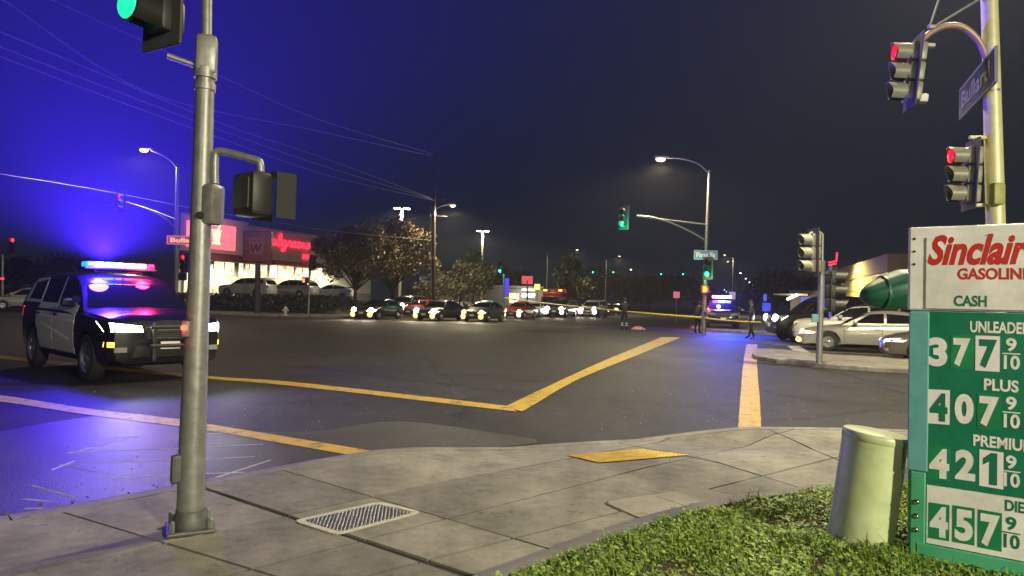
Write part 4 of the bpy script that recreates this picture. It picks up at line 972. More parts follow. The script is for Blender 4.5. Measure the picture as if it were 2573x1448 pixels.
    if kind == 'suv': hl = [(.44, .84), (.95, .84), (.97, .99), (.46, .93)]; fg = [(.68, .52), (.86, .52), (.86, .60), (.68, .60)]; gri = [(-.40, .72), (.40, .72), (.40, .93), (-.40, .93)]; lg = [(-.60, .44), (.60, .44), (.55, .62), (-.55, .62)]; tl = [(.66, .95), (.93, .95), (.93, 1.16), (.70, 1.16)]; pl = (.62, .30); zt = .60
    elif kind == 'hatch': hl = [(.42, .60), (.84, .64), (.86, .76), (.55, .70)]; fg = [(.58, .36), (.70, .36), (.70, .43), (.58, .43)]; gri = [(-.36, .56), (.36, .56), (.36, .62), (-.36, .62)]; lg = [(-.5, .30), (.5, .30), (.45, .46), (-.45, .46)]; tl = [(.58, .78), (.82, .78), (.82, .98), (.62, 1.0)]; pl = (.50, .26); zt = .45
    else: hl = [(.42, .575), (.86, .60), (.88, .71), (.48, .665)]; fg = [(.58, .32), (.74, .32), (.74, .40), (.58, .40)]; gri = [(-.38, .52), (.38, .52), (.40, .63), (-.40, .63)]; lg = [(-.56, .28), (.56, .28), (.50, .42), (-.50, .42)]; tl = [(.50, .74), (.84, .74), (.86, .93), (.54, .92)]; pl = (.45, .26); zt = .45
    mir = lambda q: [(-a, b) for a, b in q]
    for q in (hl, mir(hl)): ct.parts.append(('headlight', patch('hl', q, 'f', .012, 8, 4), 'HEAD', None))
    for q in (fg, mir(fg)): ct.parts.append(('fog_light', patch('fg', q, 'f', .010, 5, 4), 'FOG', None))
    ct.parts.append(('grille', patch('gr', gri, 'f', .008, 10, 3), 'trim', None)); ct.parts.append(('air_intake', patch('ai', lg, 'f', .007, 10, 3), 'trim', None))
    for q in (tl, mir(tl)): ct.parts.append(('tail_light', patch('tl', q, 'r', .010, 6, 4), 'TAIL', None))
    ct.parts.append(('number_plate', patch('np', [(-.16, pl[0] - .06), (.16, pl[0] - .06), (.16, pl[0] + .06), (-.16, pl[0] + .06)], 'f', .022, 3, 3), 'plate', None))
    ct.parts.append(('number_plate', patch('np', [(-.16, zt + .14), (.16, zt + .14), (.16, zt + .27), (-.16, zt + .27)], 'r', .018, 3, 3), 'plate', None))
    zsh = T['st'][6][3]
    ct.parts.append(('bumper_trim', patch('bt', [(-.7, pl[1] - .04), (.7, pl[1] - .04), (.72, pl[1] + .02), (-.72, pl[1] + .02)], 'f', .015, 10, 2), 'trim', None))
    for sd in ('l', 'R'):
        ct.parts.append(('sill', patch('sl', [(T['wx'][0] - .48, T['st'][6][2] + .015), (T['wx'][1] + .48, T['st'][6][2] + .015), (T['wx'][1] + .48, T['st'][6][2] + .085), (T['wx'][0] - .48, T['st'][6][2] + .085)], sd, .012, 12, 2), 'trim', None))
        for x0 in ((.92, -.23, -1.22) if kind != 'suv' else (.98, -.22, -1.25)):
            ct.parts.append(('door_seam', patch('ds', [(x0 + .006, T['st'][6][2] + .12), (x0 - .006, T['st'][6][2] + .12), (x0 - .006, zsh - .03), (x0 + .006, zsh - .03)], sd, .002, 1, 8, .004), 'well', None))
        for x0 in (.0 if kind != 'suv' else .02, -1.0):
            q = patch('dh', [(x0 + .02, zsh - .145), (x0 - .16, zsh - .145), (x0 - .16, zsh - .115), (x0 + .02, zsh - .115)], sd, .028, 3, 2, .02); ct.parts.append(('door_handle', q, 'PAINT', None))
        s_ = 1 if sd == 'l' else -1
        mm = MB().bbox((xs - .42, s_ * (T['wb'] + .13), zb + .12), (.13, .20, .15), .04); mb_ = bpy.data.meshes.new('mirror'); mb_.from_pydata(mm.v, [], mm.f); ct.parts.append(('mirror', mb_, 'PAINT', None))
    r = T['wr_']; Tw = Matrix.Rotation(R(90), 4, 'X')
    ty = MB().lathe([(r * .62, -.105), (r * .80, -.115), (r * .95, -.105), (r, -.08), (r, .08), (r * .95, .105), (r * .80, .115), (r * .62, .105)], 28, Tw, False)
    ct.tyre = me_new('tyre', ty.v, ty.f, 40)
    rm = MB().lathe([(r * .62, .02), (r * .66, .10), (r * .63, .112), (r * .58, .095), (r * .54, .03), (.01, .025)], 28, Tw)
    for k in range(10):
        a = R(36 * k + (8 if k % 2 else -8)); ra = .012 + r * .0
        P = [(Vector((math.cos(a), 0, math.sin(a))) * rr + Vector((-math.sin(a), 0, math.cos(a))) * ww) for rr, ww in ((r * .10, -.016), (r * .10, .016), (r * .60, .020), (r * .60, -.020))]
        rm.add([p + Vector((0, -.085, 0)) for p in P] + [p + Vector((0, -.055, 0)) for p in P], [(0, 1, 2, 3), (7, 6, 5, 4), (0, 4, 5, 1), (1, 5, 6, 2), (2, 6, 7, 3), (3, 7, 4, 0)])
    rm.lathe([(r * .16, .05), (r * .16, .095), (r * .08, .10)], 14, Tw)
    ct.rim = me_new('rim', rm.v, rm.f, 40)
    return ct
CT = {k: make_type(k) for k in TYPES}
def place(name, me, m, parent):
    if not me.materials: me.materials.append(None)
    o = bpy.data.objects.new(name, me); COL.objects.link(o); o.parent = parent
    o.material_slots[0].link = 'OBJECT'; o.material_slots[0].material = MATS[m]
    return o
def car(kind, name, label, cat, loc, heading, pcol='paint_black', head='head_off', fog='head_off', tail='tail_off', group=None, sc=(1, 1, 1), cabin=None, minimal=False, rim='rim', BR=.09):
    ct = CT[kind]; t = thing(name, label, cat, loc, math.atan2(heading[1], heading[0]), group); t.scale = sc
    skip = ('door_seam', 'door_handle', 'bumper_trim', 'sill') if minimal else ()
    for nm, me, m, _ in ct.parts:
        if nm in skip: continue
        m = {'PAINT': pcol, 'HEAD': head, 'FOG': fog, 'TAIL': tail}.get(m, m)
        if nm == 'cabin' and cabin: m = cabin
        po = place(nm, me, m, t)
        if nm in ('headlight', 'fog_light') and m in ('head_on', 'head_warm', 'fog_on'):  # glowing dome added over each lit lamp to stand in for its glare
            nv = len(me.vertices); cx = sum(v.co.x for v in me.vertices) / nv; cy = sum(v.co.y for v in me.vertices) / nv; cz = sum(v.co.z for v in me.vertices) / nv
            MB().lathe([(BR, -.05), (BR, .0), (BR * .85, .06), (BR * .45, .10), (.005, .115)], 14, Matrix.Translation((cx + .03, cy, cz)) @ Matrix.Rotation(R(90), 4, 'Y')).build('glare_dome', m, po, smooth=70)
    for wx in ct.T['wx']:
        for sd in (-1, 1):
            tw = place('wheel', ct.tyre, 'rubber', t); tw.location = (wx, sd * (ct.W - .125), ct.T['wr_']); tw.rotation_euler = (0, 0, 0 if sd < 0 else math.pi)
            rmo = place('rim', ct.rim, rim, tw); rmo.rotation_euler = (0, random.uniform(0, 1), 0)
    t['len'] = ct.T['st'][0][0]
    return t
def beams(t, power, col=HEAD, y=.66, z=.65, x=None, down=-.03, size=.06, cone=60):
    rz = t.rotation_euler.z; h = Vector((math.cos(rz), math.sin(rz), 0)); l = Vector((-h.y, h.x, 0)); x = x or t['len'] + .12
    for s_ in (-1, 1):
        p = Vector(t.location) + h * x + l * (s_ * y) + Vector((0, 0, z)); lamp('SPOT', 'headlight_beam', p, power, col, p + h * 10 + Vector((0, 0, down * 10)), size, cone, .9)

# ---- the near police car
ph_ = Vector((.755, -.656, 0)).normalized()
P0 = Vector((-6.42, 12.05, 0)) - ph_ * 1.52
cop = car('suv', 'police_car', 'black and white police car with flashing blue and red roof lights', 'police car', P0, ph_, 'paint_black', 'head_blue', 'head_off', 'tail_on', cabin='paint_black', sc=(1, .97, 1.02))
sv = CT['suv']
for sd in ('l', 'R'):
    for nm, q in [('front_door', [(.955, .42), (-.205, .42), (-.205, 1.235), (.93, 1.225)]), ('rear_door', [(-.235, .42), (-1.235, .42), (-1.235, 1.25), (-.235, 1.24)])]:
        place(nm, sv.patch(nm, q, sd, .004, 14, 10, .01), 'paint_copwhite', cop)
    place('rear_quarter', sv.patch('rq', [(-1.26, 1.24), (-2.32, 1.24), (-2.12, 1.69), (-1.27, 1.725)], sd, .003, 8, 6, .01), 'paint_copwhite', cop)
    place('door_pillar', sv.patch('dp', [(-.19, 1.24), (-.26, 1.24), (-.26, 1.72), (-.19, 1.72)], sd, .004, 2, 6, .01), 'paint_copwhite', cop)
    mat('stripe', (.85, .83, .70), .3)
    place('stripe', sv.patch('stp', [(.95, .93), (-1.23, 1.0), (-1.23, 1.035), (.95, .975)], sd, .009, 14, 2, .008), 'stripe', cop)
    place('stripe', sv.patch('stp', [(.70, .62), (-.9, .86), (-.9, .885), (.70, .66)], sd, .009, 14, 2, .008), 'stripe', cop)
gm = MB()
for y in (-.30, .30): gm.bbox((2.60, y, .68), (.06, .07, .62), .02)
gm.bbox((2.62, 0, .92), (.05, .75, .06), .02).bbox((2.62, 0, .62), (.05, .75, .06), .02); gm.build('push_bumper', 'trim', cop)
for k_ in range(6):
    z_ = .735 + .032 * k_; place('grille_slat', sv.patch('gs', [(-.38, z_), (.38, z_), (.38, z_ + .012), (-.38, z_ + .012)], 'f', .018, 8, 1, .012), 'chrome' if k_ == 5 else 'galv_dark', cop)
for sg_ in (-1, 1):
    for z_ in (.868, .905): place('headlight_bar', sv.patch('hb', [(sg_ * .46, z_ - .004), (sg_ * .90, z_ + .006), (sg_ * .90, z_ + .016), (sg_ * .46, z_ + .004)], 'f', .019, 6, 1, .01), 'trim', cop)
    place('turn_signal', sv.patch('ts', [(sg_ * .86, .60), (sg_ * .95, .60), (sg_ * .95, .68), (sg_ * .86, .68)], 'f', .012, 3, 2), 'signal_amber', cop)
    place('fender_seam', sv.patch('fs', [(1.02, 1.10), (2.25, 1.02), (2.25, 1.028), (1.02, 1.108)], 'l' if sg_ > 0 else 'R', .002, 8, 1, .004), 'well', cop)
place('bonnet_seam', sv.patch('bs', [(-.80, .985), (.80, .985), (.80, .993), (-.80, .993)], 'f', .003, 10, 1, .004), 'well', cop)
# roof light bar
lb = MB().bbox((.12, 0, 1.885), (.30, 1.30, .05), .02).build('light_bar', 'black', cop)
em('bar_blue', (.01, .14, 1.0), 4.0); em('bar_red', (1.0, .015, .06), 3.0); em('bar_white', (1.0, .85, 1.0), 3.0); em('bar_orange', (1.0, .20, .06), 8.0); em('bar_cyan', (.14, .62, 1.0), 9.0)
for y, wd, m in [(-.54, .15, 'bar_blue'), (-.37, .17, 'bar_cyan'), (-.18, .17, 'bar_cyan'), (0, .13, 'bar_white'), (.19, .18, 'bar_orange'), (.38, .17, 'bar_orange'), (.55, .13, 'bar_red')]:
    MB().bbox((.12, y, 1.955), (.29, wd, .10), .03).build('lamp_module', m, lb)
MB().bbox((.12, 0, 1.845), (.08, .9, .05), .01).build('bar_foot', 'black', lb)
MB().tube([(1.0, -.98, 1.28), (1.12, -1.02, 1.33)], [.05, .07], 12).build('spotlight', 'chrome', cop, smooth=40)
place('plate', sv.patch('np', [(.28, .60), (.62, .60), (.62, .78), (.28, .78)], 'f', .03, 3, 3), 'plate', cop).name = 'number_plate'
beams(cop, 110, (.92, .96, 1.0), y=.72, z=.93, down=-.015, cone=80)
prz = cop.rotation_euler.z; plft = Vector((-ph_.y, ph_.x, 0))
def cb(x, y, z): return P0 + ph_ * x + plft * y + Vector((0, 0, z))
BLUE = (.05, .012, 1.0)
lamp('POINT', 'bar_and_veil_blue', cb(.45, -.40, 2.10), 1100, BLUE, size=.2).data.specular_factor = .12
bv = cb(.30, -.35, 2.10); lamp('SPOT', 'bar_and_veil_blue', bv, 175000, BLUE, bv + Vector((.02, -.02, 1)), .12, 177, 1.0).data.specular_factor = .1  # upward spot added so the haze turns the sky blue
lamp('POINT', 'bar_light_red', cb(.45, .40, 2.02), 90, (1.0, .02, .12), size=.12).data.specular_factor = .3

# ---- other police car with lights far off, beside the far corner post
d = (-.25, -.97)
fc = car('suv', 'police_car', 'dark police car with flashing lights beyond the far corner post', 'police car', gp(1812, 44, CURB_Z), d, 'paint_black', 'head_off', 'head_off', minimal=True)
lb = MB().bbox((.12, 0, 1.86), (.28, 1.2, .05), .02).build('light_bar', 'black', fc)
em('bar_red2', (1.0, .12, .06), 22.0); em('bar_blue2', (.30, .30, 1.0), 40.0)
for y, wd, m in [(-.42, .34, 'bar_red2'), (.0, .40, 'bar_white2'), (.42, .34, 'bar_blue2')]:
    em('bar_white2', (1.0, .75, 1.0), 30.0); MB().bbox((.12, y, 1.96), (.28, wd, .17), .04).build('lamp_module', m, lb)
pz = gp(1806, 43.2, 2.1); lamp('POINT', 'bar_and_veil_blue', pz, 1500, (.06, .09, 1.0), size=.12); lamp('POINT', 'bar_light_red', gp(1775, 43.2, 2.0), 260, (1, .05, .08), size=.1)
lamp('SPOT', 'bar_and_veil_blue', gp(1830, 40, 2.3), 5200, (.02, .06, 1.0), gz(1860, 846), .1, 60, .7)

# ---- right: silver sedan, dark car beside it, lifted truck, black and white car behind
WL = -AD
sed = car('sedan', 'car', 'silver sedan stopped behind the median signal post', 'car', gp(2192, 24.6) , (-.915, .402), 'paint_silver', 'head_warm', 'fog_on', sc=(1.04, 1.02, 1.0)); beams(sed, 60, (1, .8, .5), z=.62)
c = car('sedan', 'car', 'dark grey car whose nose shows beside the price sign', 'car', gp(2446, 19.6), (-.93, .366), 'paint_brown', 'head_dim', 'head_off', minimal=True)
c = car('suv', 'truck', 'lifted black truck with a glaring headlight and big wheel', 'truck', gp(2062, 31.0) , (-.93, .06), 'paint_black', 'head_on', 'head_off', sc=(.92, .95, 1.14), BR=.15); beams(c, 260, HEAD, z=1.0)
c = car('suv', 'police_car', 'black and white police car half hidden behind the silver sedan', 'police car', gp(2160, 27.6), (-.93, .36), 'paint_copwhite', 'head_off', 'head_off', cabin='paint_black', minimal=True, sc=(1, 1, .94))

# ---- queue facing us on the street running away: (px, distance, kind, paint, head, fog, beam, label)
QH = -BD
queue = [(950, 49, 'sedan', 'black', 'head_on', 'fog_on', 320, 'black sedan with amber fog lights, leftmost of the waiting queue'),
 (1106, 49, 'sedan', 'dkblue', 'head_on', 'fog_on', 320, 'dark sedan with bright headlights, second in the front of the queue'),
 (1216, 50, 'sedan', 'grey', 'head_warm', 'fog_on', 260, 'grey sedan with orange lights waiting beside the tape post'),
 (1062, 58, 'sedan', 'red', 'head_warm', 'head_off', 0, 'red car just behind the dark sedan in the queue'),
 (1025, 62, 'suv', 'grey', 'head_on', 'head_off', 60, 'grey van behind the leftmost black sedan'),
 (1306, 60, 'sedan', 'red', 'head_warm', 'head_warm', 60, 'bright red car waiting to the right of the tape post'),
 (1345, 66, 'sedan', 'white', 'head_on', 'head_off', 0, 'white car with one bright light behind the red car'),
 (1412, 68, 'suv', 'dkblue', 'head_on', 'head_on', 60, 'dark sport utility car in front of the red truck'),
 (1492, 74, 'suv', 'white', 'head_on', 'head_on', 120, 'white van with glaring headlights in the queue'),
 (1521, 86, 'sedan', 'darkred', 'head_warm', 'head_off', 0, 'dark red car behind the glaring white van'),
 (1548, 92, 'sedan', 'darkred', 'head_warm', 'head_off', 0, 'far red car just left of the standing officer')]
for px, dist, k, pc_, h, f, bm_, lab in queue:
    c = car(k, 'car', lab, 'car', gp(px, dist), QH + AD * random.uniform(-.05, .05), 'paint_' + pc_, h, f, minimal=dist > 55, BR=.19, group='cars waiting in the street beyond the crossing')
    if bm_: beams(c, bm_, (1, .85, .58), z=.75, cone=80, down=-.10)
# parked at the drugstore and at the far left
car('suv', 'car', 'white sport utility car parked left at the drugstore', 'car', gp(622, 63, LOT), (-.94, .2), 'paint_pearl', 'head_off', group='cars parked by the drugstore')
car('suv', 'car', 'grey sport utility car parked in the middle at the drugstore', 'car', gp(733, 66, LOT), (-.94, .30), 'paint_silver', 'head_off', group='cars parked by the drugstore', sc=(1, 1, .98))
car('hatch', 'car', 'small white hatchback parked near the tree by the drugstore', 'car', gp(836, 68, LOT), (-.96, .15), 'paint_white', 'head_off', group='cars parked by the drugstore')
c = car('hatch', 'car', 'silver car at the far left edge behind the police car', 'car', gp(72, 46, CURB_Z), (-.80, -.5), 'paint_silver', 'head_dim', 'head_dim')
# red service truck in the queue
tp = gp(1402, 76); rt_ = thing('service_truck', 'tall red truck with amber roof lamps behind the waiting cars', 'truck', tp, math.atan2(QH.y, QH.x))
MB().bbox((2.0, 0, 1.35), (2.0, 2.2, 1.6), .12).build('cab', 'paint_red', rt_, smooth=40); MB().bbox((1.85, 0, 2.35), (1.4, 2.1, .7), .15).build('cab_roof', 'paint_red', rt_, smooth=40)
MB().bbox((-1.2, 0, 1.8), (4.2, 2.35, 2.4), .06).build('box_body', 'paint_red', rt_); MB().bbox((2.96, 0, 1.75), (.10, 1.8, .6), .03).build('windshield', 'glass', rt_); MB().bbox((3.0, 0, 1.0), (.08, 1.2, .4), .02).build('grille', 'trim', rt_)
for y in (-.85, .85):
    MB().bbox((3.0, y, .95), (.10, .3, .22), .03).build('headlight', 'head_dim', rt_); MB().bbox((2.2, y, 2.78), (.22, .4, .16), .05).build('roof_lamp', 'signal_amber', rt_)
for x in (2.0, -2.2):
    for s_ in (-1, 1):
        tw = place('wheel', CT['suv'].tyre, 'rubber', rt_); tw.location = (x, s_ * .98, .45); tw.scale = (1.17, 1.3, 1.17); tw.rotation_euler = (0, 0, 0 if s_ < 0 else math.pi); place('rim', CT['suv'].rim, 'rim', tw)
# ================================================================== BUILDINGS
def obox(mb, o, U, N, u0, u1, z0, z1, n0, n1):        # box on a facade: along U, out along N
    P = [o + U * u + N * t + Vector((0, 0, z)) for t in (n0, n1) for u, z in ((u0, z0), (u1, z0), (u1, z1), (u0, z1))]
    return mb.add(P, [(0, 1, 2, 3), (7, 6, 5, 4), (0, 4, 5, 1), (1, 5, 6, 2), (2, 6, 7, 3), (3, 7, 4, 0)])
mat('stucco', (.46, .43, .36), .85, nscale=1.2, namt=.10, bump=.1, bscale=20); mat('stucco_tan', (.38, .30, .19), .85, nscale=1.5, namt=.12); mat('stucco_grey', (.34, .32, .30), .85, nscale=1.5, namt=.1); mat('awning', (.055, .03, .035), .6, nscale=3, namt=.2); mat('mullion', (.45, .42, .34), .5); mat('stone_base', (.20, .17, .14), .85, nscale=3, namt=.3)
def shop_mat(name, s):
    m = bpy.data.materials.new(name); m.use_nodes = True; MATS[name] = m; n = m.node_tree.nodes; l = m.node_tree.links; b = n['Principled BSDF']
    b.inputs['Base Color'].default_value = (.1, .1, .1, 1); b.inputs['Roughness'].default_value = .3
    tc = n.new('ShaderNodeTexCoord'); mp_ = n.new('ShaderNodeMapping'); mp_.inputs['Scale'].default_value = (1.1, 1.1, 1.6); l.new(tc.outputs['Object'], mp_.inputs[0])
    v = n.new('ShaderNodeTexVoronoi'); v.distance = 'CHEBYCHEV'; v.inputs['Scale'].default_value = 1.6; l.new(mp_.outputs[0], v.inputs['Vector'])
    r = n.new('ShaderNodeValToRGB'); r.color_ramp.interpolation = 'CONSTANT'; E = r.color_ramp.elements; E[0].color = (1, .86, .48, 1); E[1].position = .45; E[1].color = (1, .93, .66, 1)
    for p, c in ((.62, (.75, .55, .22, 1)), (.74, (.9, .2, .08, 1)), (.80, (1, .9, .6, 1)), (.9, (.35, .38, .30, 1))): e = E.new(p); e.color = c
    sp = n.new('ShaderNodeSeparateColor'); l.new(v.outputs['Color'], sp.inputs[0]); l.new(sp.outputs[0], r.inputs[0]); l.new(r.outputs[0], b.inputs['Emission Color']); b.inputs['Emission Strength'].default_value = s
    return m
shop_mat('shop_window', 1.7)
ws_ = gp(434, 71.5, 0); we = gp(930, 104, 0); U = (we - ws_).normalized(); N = Vector((U.y, -U.x, 0)); N = N if N.y < 0 else -N; Lw = (we - ws_).length
st_ = thing('drugstore', 'large pale drugstore with lit windows and red script sign', 'building', ws_); O3 = Vector((0, 0, 0))
def su3(px, py):
    d = ray(px, py); c = Vector((0, 0, CAM_H)); t = (ws_ - c).dot(N) / d.dot(N); p = c + d * t; return (p - ws_).dot(U), p.z
zt = su3(760, 592)[1]
fd = Vector((ws_.x * 1.02, ws_.y, 0)).normalized()
foot = [Vector((0, 0, 0)), U * Lw, U * Lw - N * 22, fd * 24]; MB().prism([(p.x, p.y) for p in foot], LOT - .2, zt).build('wall', 'stucco', st_)
MB().prism([(p.x, p.y) for p in [N * .15 - U * .05, U * Lw + N * .15, U * Lw - N * 22, fd * 24]], zt + .001, zt + .3).build('parapet', 'stucco', st_); obox(MB(), O3, U, N, 0.05, Lw - .05, LOT, LOT + .9, .002, .06).build('base_course', 'stone_base', st_)
ua, ub = su3(438, 600)[0], su3(606, 600)[0]; ztw = su3(500, 549)[1]
obox(MB(), O3, U, N, ua, ub, LOT, ztw, .002, .8).build('tower', 'stucco', st_); obox(MB(), O3, U, N, ua - .12, ub + .12, ztw, ztw + .25, -.2, .95).build('tower_cap', 'stucco', st_)
def rect(px0, py0, px1, py1):
    a, b = su3(px0, (py0 + py1) / 2)[0], su3(px1, (py0 + py1) / 2)[0]; z1 = su3((px0 + px1) / 2, py0)[1]; z0 = su3((px0 + px1) / 2, py1)[1]; return a, b, z0, z1
em('panel_red', (1.0, .17, .20), 1.15, sample=True); em('panel_line', (.25, .02, .05), .3)
a, b, z0, z1 = rect(453, 562, 578, 626)
for i in range(2 + 2):
    for j in range(3):
        w4 = (b - a) / 4; h3 = (z1 - z0) / 3; obox(MB(), O3, U, N, a + w4 * i + .025, a + w4 * (i + 1) - .025, z0 + h3 * j + .025, z0 + h3 * (j + 1) - .025, .80, .90).build('sign_panel', 'panel_red', st_)
# mortar and pestle emblem on the panel
em('emblem', (1.0, .62, .22), 3.0); ec = su3(528, 595); mb = MB(); eu, ez = ec
for pts in ([(p_[0] * .6, p_[1] * .8) for p_ in P_] for P_ in ([(-1.1, .9), (1.1, .9), (.95, .6), (-.95, .6)], [(-.9, .55), (.9, .55), (.6, -.7), (-.6, -.7)], [(-.75, -.75), (.75, -.75), (.9, -1.05), (-.9, -1.05)], [(.25, .95), (.55, .95), (1.0, 1.9), (.75, 1.95)])):
    mb.add([U * (eu + p[0]) + N * t + Vector((0, 0, ez + p[1])) for t in (.92, 1.0) for p in pts], [(0, 1, 2, 3), (7, 6, 5, 4), (0, 4, 5, 1), (1, 5, 6, 2), (2, 6, 7, 3), (3, 7, 4, 0)])
mb.build('emblem', 'emblem', st_)
def shop_window(px0, py0, px1, py1, nm=2, rows=1, out=.0):
    a, b, z0, z1 = rect(px0, py0, px1, py1)
    f = MB()
    for i in range(nm + 1): u = a + (b - a) * i / nm; obox(f, O3, U, N, u - .06, u + .06, z0, z1, out, out + .12)
    obox(f, O3, U, N, a + .06, b - .06, z0 - .1, z0 - .002, out, out + .14); obox(f, O3, U, N, a + .06, b - .06, z1 + .002, z1 + .1, out, out + .14)
    w_ = f.build('window', 'mullion', st_)
    for i in range(nm):
        for j in range(rows): obox(MB(), O3, U, N, a + (b - a) * i / nm + .065, a + (b - a) * (i + 1) / nm - .065, z0 + (z1 - z0) * j / rows + .02, z0 + (z1 - z0) * (j + 1) / rows - .02, out + .02, out + .06).build('pane', 'shop_window', w_)
MATS['shop_window'].cycles.emission_sampling = 'FRONT'
shop_window(447, 660, 492, 740, 2, 2, .8); shop_window(522, 657, 575, 690, 2, 1, .8); shop_window(522, 693, 575, 741, 2, 1, .8); shop_window(584, 660, 598, 694, 1, 1, .8)
shop_window(607, 664, 643, 693, 2); shop_window(651, 666, 671, 696, 1); shop_window(675, 668, 737, 699, 3); shop_window(740, 673, 775, 702, 2); shop_window(779, 677, 797, 704, 1)
def awning_(px0, py0, px1, py1, out=1.2, base=0):
    a, b, z0, z1 = rect(px0, py0, px1, py1); k = .35
    P = [U * a + N * base + Vector((0, 0, z1)), U * b + N * base + Vector((0, 0, z1)), U * (b + k) + N * (base + out) + Vector((0, 0, z0)), U * (a - k) + N * (base + out) + Vector((0, 0, z0)), U * (a - k) + N * base + Vector((0, 0, z0)), U * (b + k) + N * base + Vector((0, 0, z0))]
    MB().add(P, [(0, 3, 2, 1), (0, 4, 3), (1, 2, 5), (4, 5, 2, 3), (0, 1, 5, 4)]).build('awning', 'awning', st_)
awning_(440, 636, 603, 657, 1.6, .81); awning_(606, 652, 668, 664); awning_(684, 656, 745, 668); awning_(752, 660, 806, 673)
em('neon_red', (1.0, .012, .03), 5.0, sample=True)
# the script name: hand-drawn strokes, in thick rounded tubes
def script(strokes, px0, py0, px1, py1, rad, name, lift=.15):
    a, b, z0, z1 = rect(px0, py0, px1, py1); mb = MB()
    for s_ in strokes:
        pts = [U * (a + (b - a) * x) + N * lift + Vector((0, 0, z0 + (z1 - z0) * y)) for x, y in s_]
        mb.tube(crom(pts, 4), rad, 6)
    return mb.build(name, 'neon_red', st_, smooth=60)
L = []
def sh(x, y, k=.22): return (x + k * y * .12, y)
let = {'W': [[(0, .95), (.12, .3), (.22, .8), (.32, .28), (.5, 1)]], 'a': [[(.32, .55), (.12, .6), (.02, .38), (.15, .28), (.30, .5), (.30, .3), (.42, .35)]], 'l': [[(.0, .35), (.2, .7), (.18, .98), (.08, .8), (.1, .3), (.25, .35)]], 'g': [[(.30, .58), (.1, .58), (.05, .36), (.2, .30), (.30, .55), (.26, .05), (.1, .02), (.2, .2), (.42, .36)]],
       'r': [[(0, .35), (.1, .62), (.14, .52), (.24, .56), (.22, .32), (.34, .36)]], 'e': [[(0, .4), (.2, .5), (.16, .62), (.04, .5), (.1, .30), (.3, .38)]], 'n': [[(0, .34), (.06, .6), (.08, .32), (.2, .6), (.24, .32), (.38, .38)]], 's': [[(0, .36), (.16, .64), (.22, .42), (.12, .29), (.02, .34)]]}
x = 0; total = []
for ch in 'Walgreens':
    w4 = {'W': .52, 'a': .42, 'l': .24, 'g': .40, 'r': .32, 'e': .28, 'n': .38, 's': .24}[ch]
    for s_ in let[ch]: total.append([(x + p[0] + p[1] * .08, p[1]) for p in s_])
    x += w4
total = [[(p[0] / x, p[1]) for p in s_] for s_ in total]
script(total, 655, 590, 775, 630, .10, 'name_sign')
a, b, z0, z1 = rect(760, 641, 790, 651); mb = MB(); text_on(mb, 'PHARMACY', U * a + N * .1 + Vector((0, 0, z0)), U * (b - a), Vector((0, 0, z1 - z0)), N, .05, 0, .06); mb.build('pharmacy_sign', 'neon_red', st_)
wl = su3(802, 683); p = U * wl[0] + N * .2 + Vector((0, 0, wl[1])); MB().lathe([(.12, -.4), (.2, -.3), (.2, .3), (.12, .4)], 12, Matrix.Translation(p)).build('wall_lamp', em('wall_lamp_e', (1, .88, .5), 10), st_)
for k in (.12, .3, .5, .68): pl_ = ws_ + U * Lw * k + N * 3.0 + Vector((0, 0, 4.6)); lamp('SPOT', 'awning_light', pl_, 2400, (1, .85, .55), pl_ + N * -1.2 + Vector((0, 0, -4)), .3, 160, .5)
lamp('SPOT', 'panel_light', ws_ + U * su3(520, 600)[0] + N * 5 + Vector((0, 0, 8.5)), 500, (1, .35, .30), ws_ + U * su3(520, 600)[0] + Vector((0, 0, 8)), .3, 120, .8)
# pylon sign of the drugstore
B7 = gp(647, 52, LOT * .4); py_ = thing('pylon_sign', 'dark red pylon sign with a cup emblem before the drugstore', 'sign', B7)
def f7(px, py, dd=0): return at(px, py, 52 + dd) - B7
MB().tube([(0, 0, -.5), f7(648, 660)], .20, 12).build('pole', 'awning', py_, smooth=60)
c = f7(648, 620); mat('pylon_red', (.13, .01, .03), .4); cb_ = MB().bbox(c, (2.15, .5, 2.35), .06).build('cabinet', 'pylon_red', py_)
mat('pylon_mark', (.22, .05, .10), .5); mb = MB(); yy = c.y - .262
for pts in ([(-.78, .66), (.78, .66), (.70, .46), (-.70, .46)], [(-.62, .42), (.62, .42), (.50, -.62), (-.50, -.62)]): mb.add([(c.x + p[0], yy, c.z + p[1]) for p in pts] + [(c.x + p[0], yy - .01, c.z + p[1]) for p in pts], [(0, 1, 2, 3), (7, 6, 5, 4), (0, 4, 5, 1), (1, 5, 6, 2), (2, 6, 7, 3), (3, 7, 4, 0)])
mb.build('emblem', 'pylon_mark', cb_)
mb = MB(); mb.tube(crom([(c.x - .42, yy - .02, c.z + .18), (c.x - .30, yy - .02, c.z - .40), (c.x - .02, yy - .02, c.z + .10), (c.x + .08, yy - .02, c.z - .38), (c.x + .38, yy - .02, c.z + .2)], 5), .05, 6); mb.build('letter', 'pylon_red', cb_)
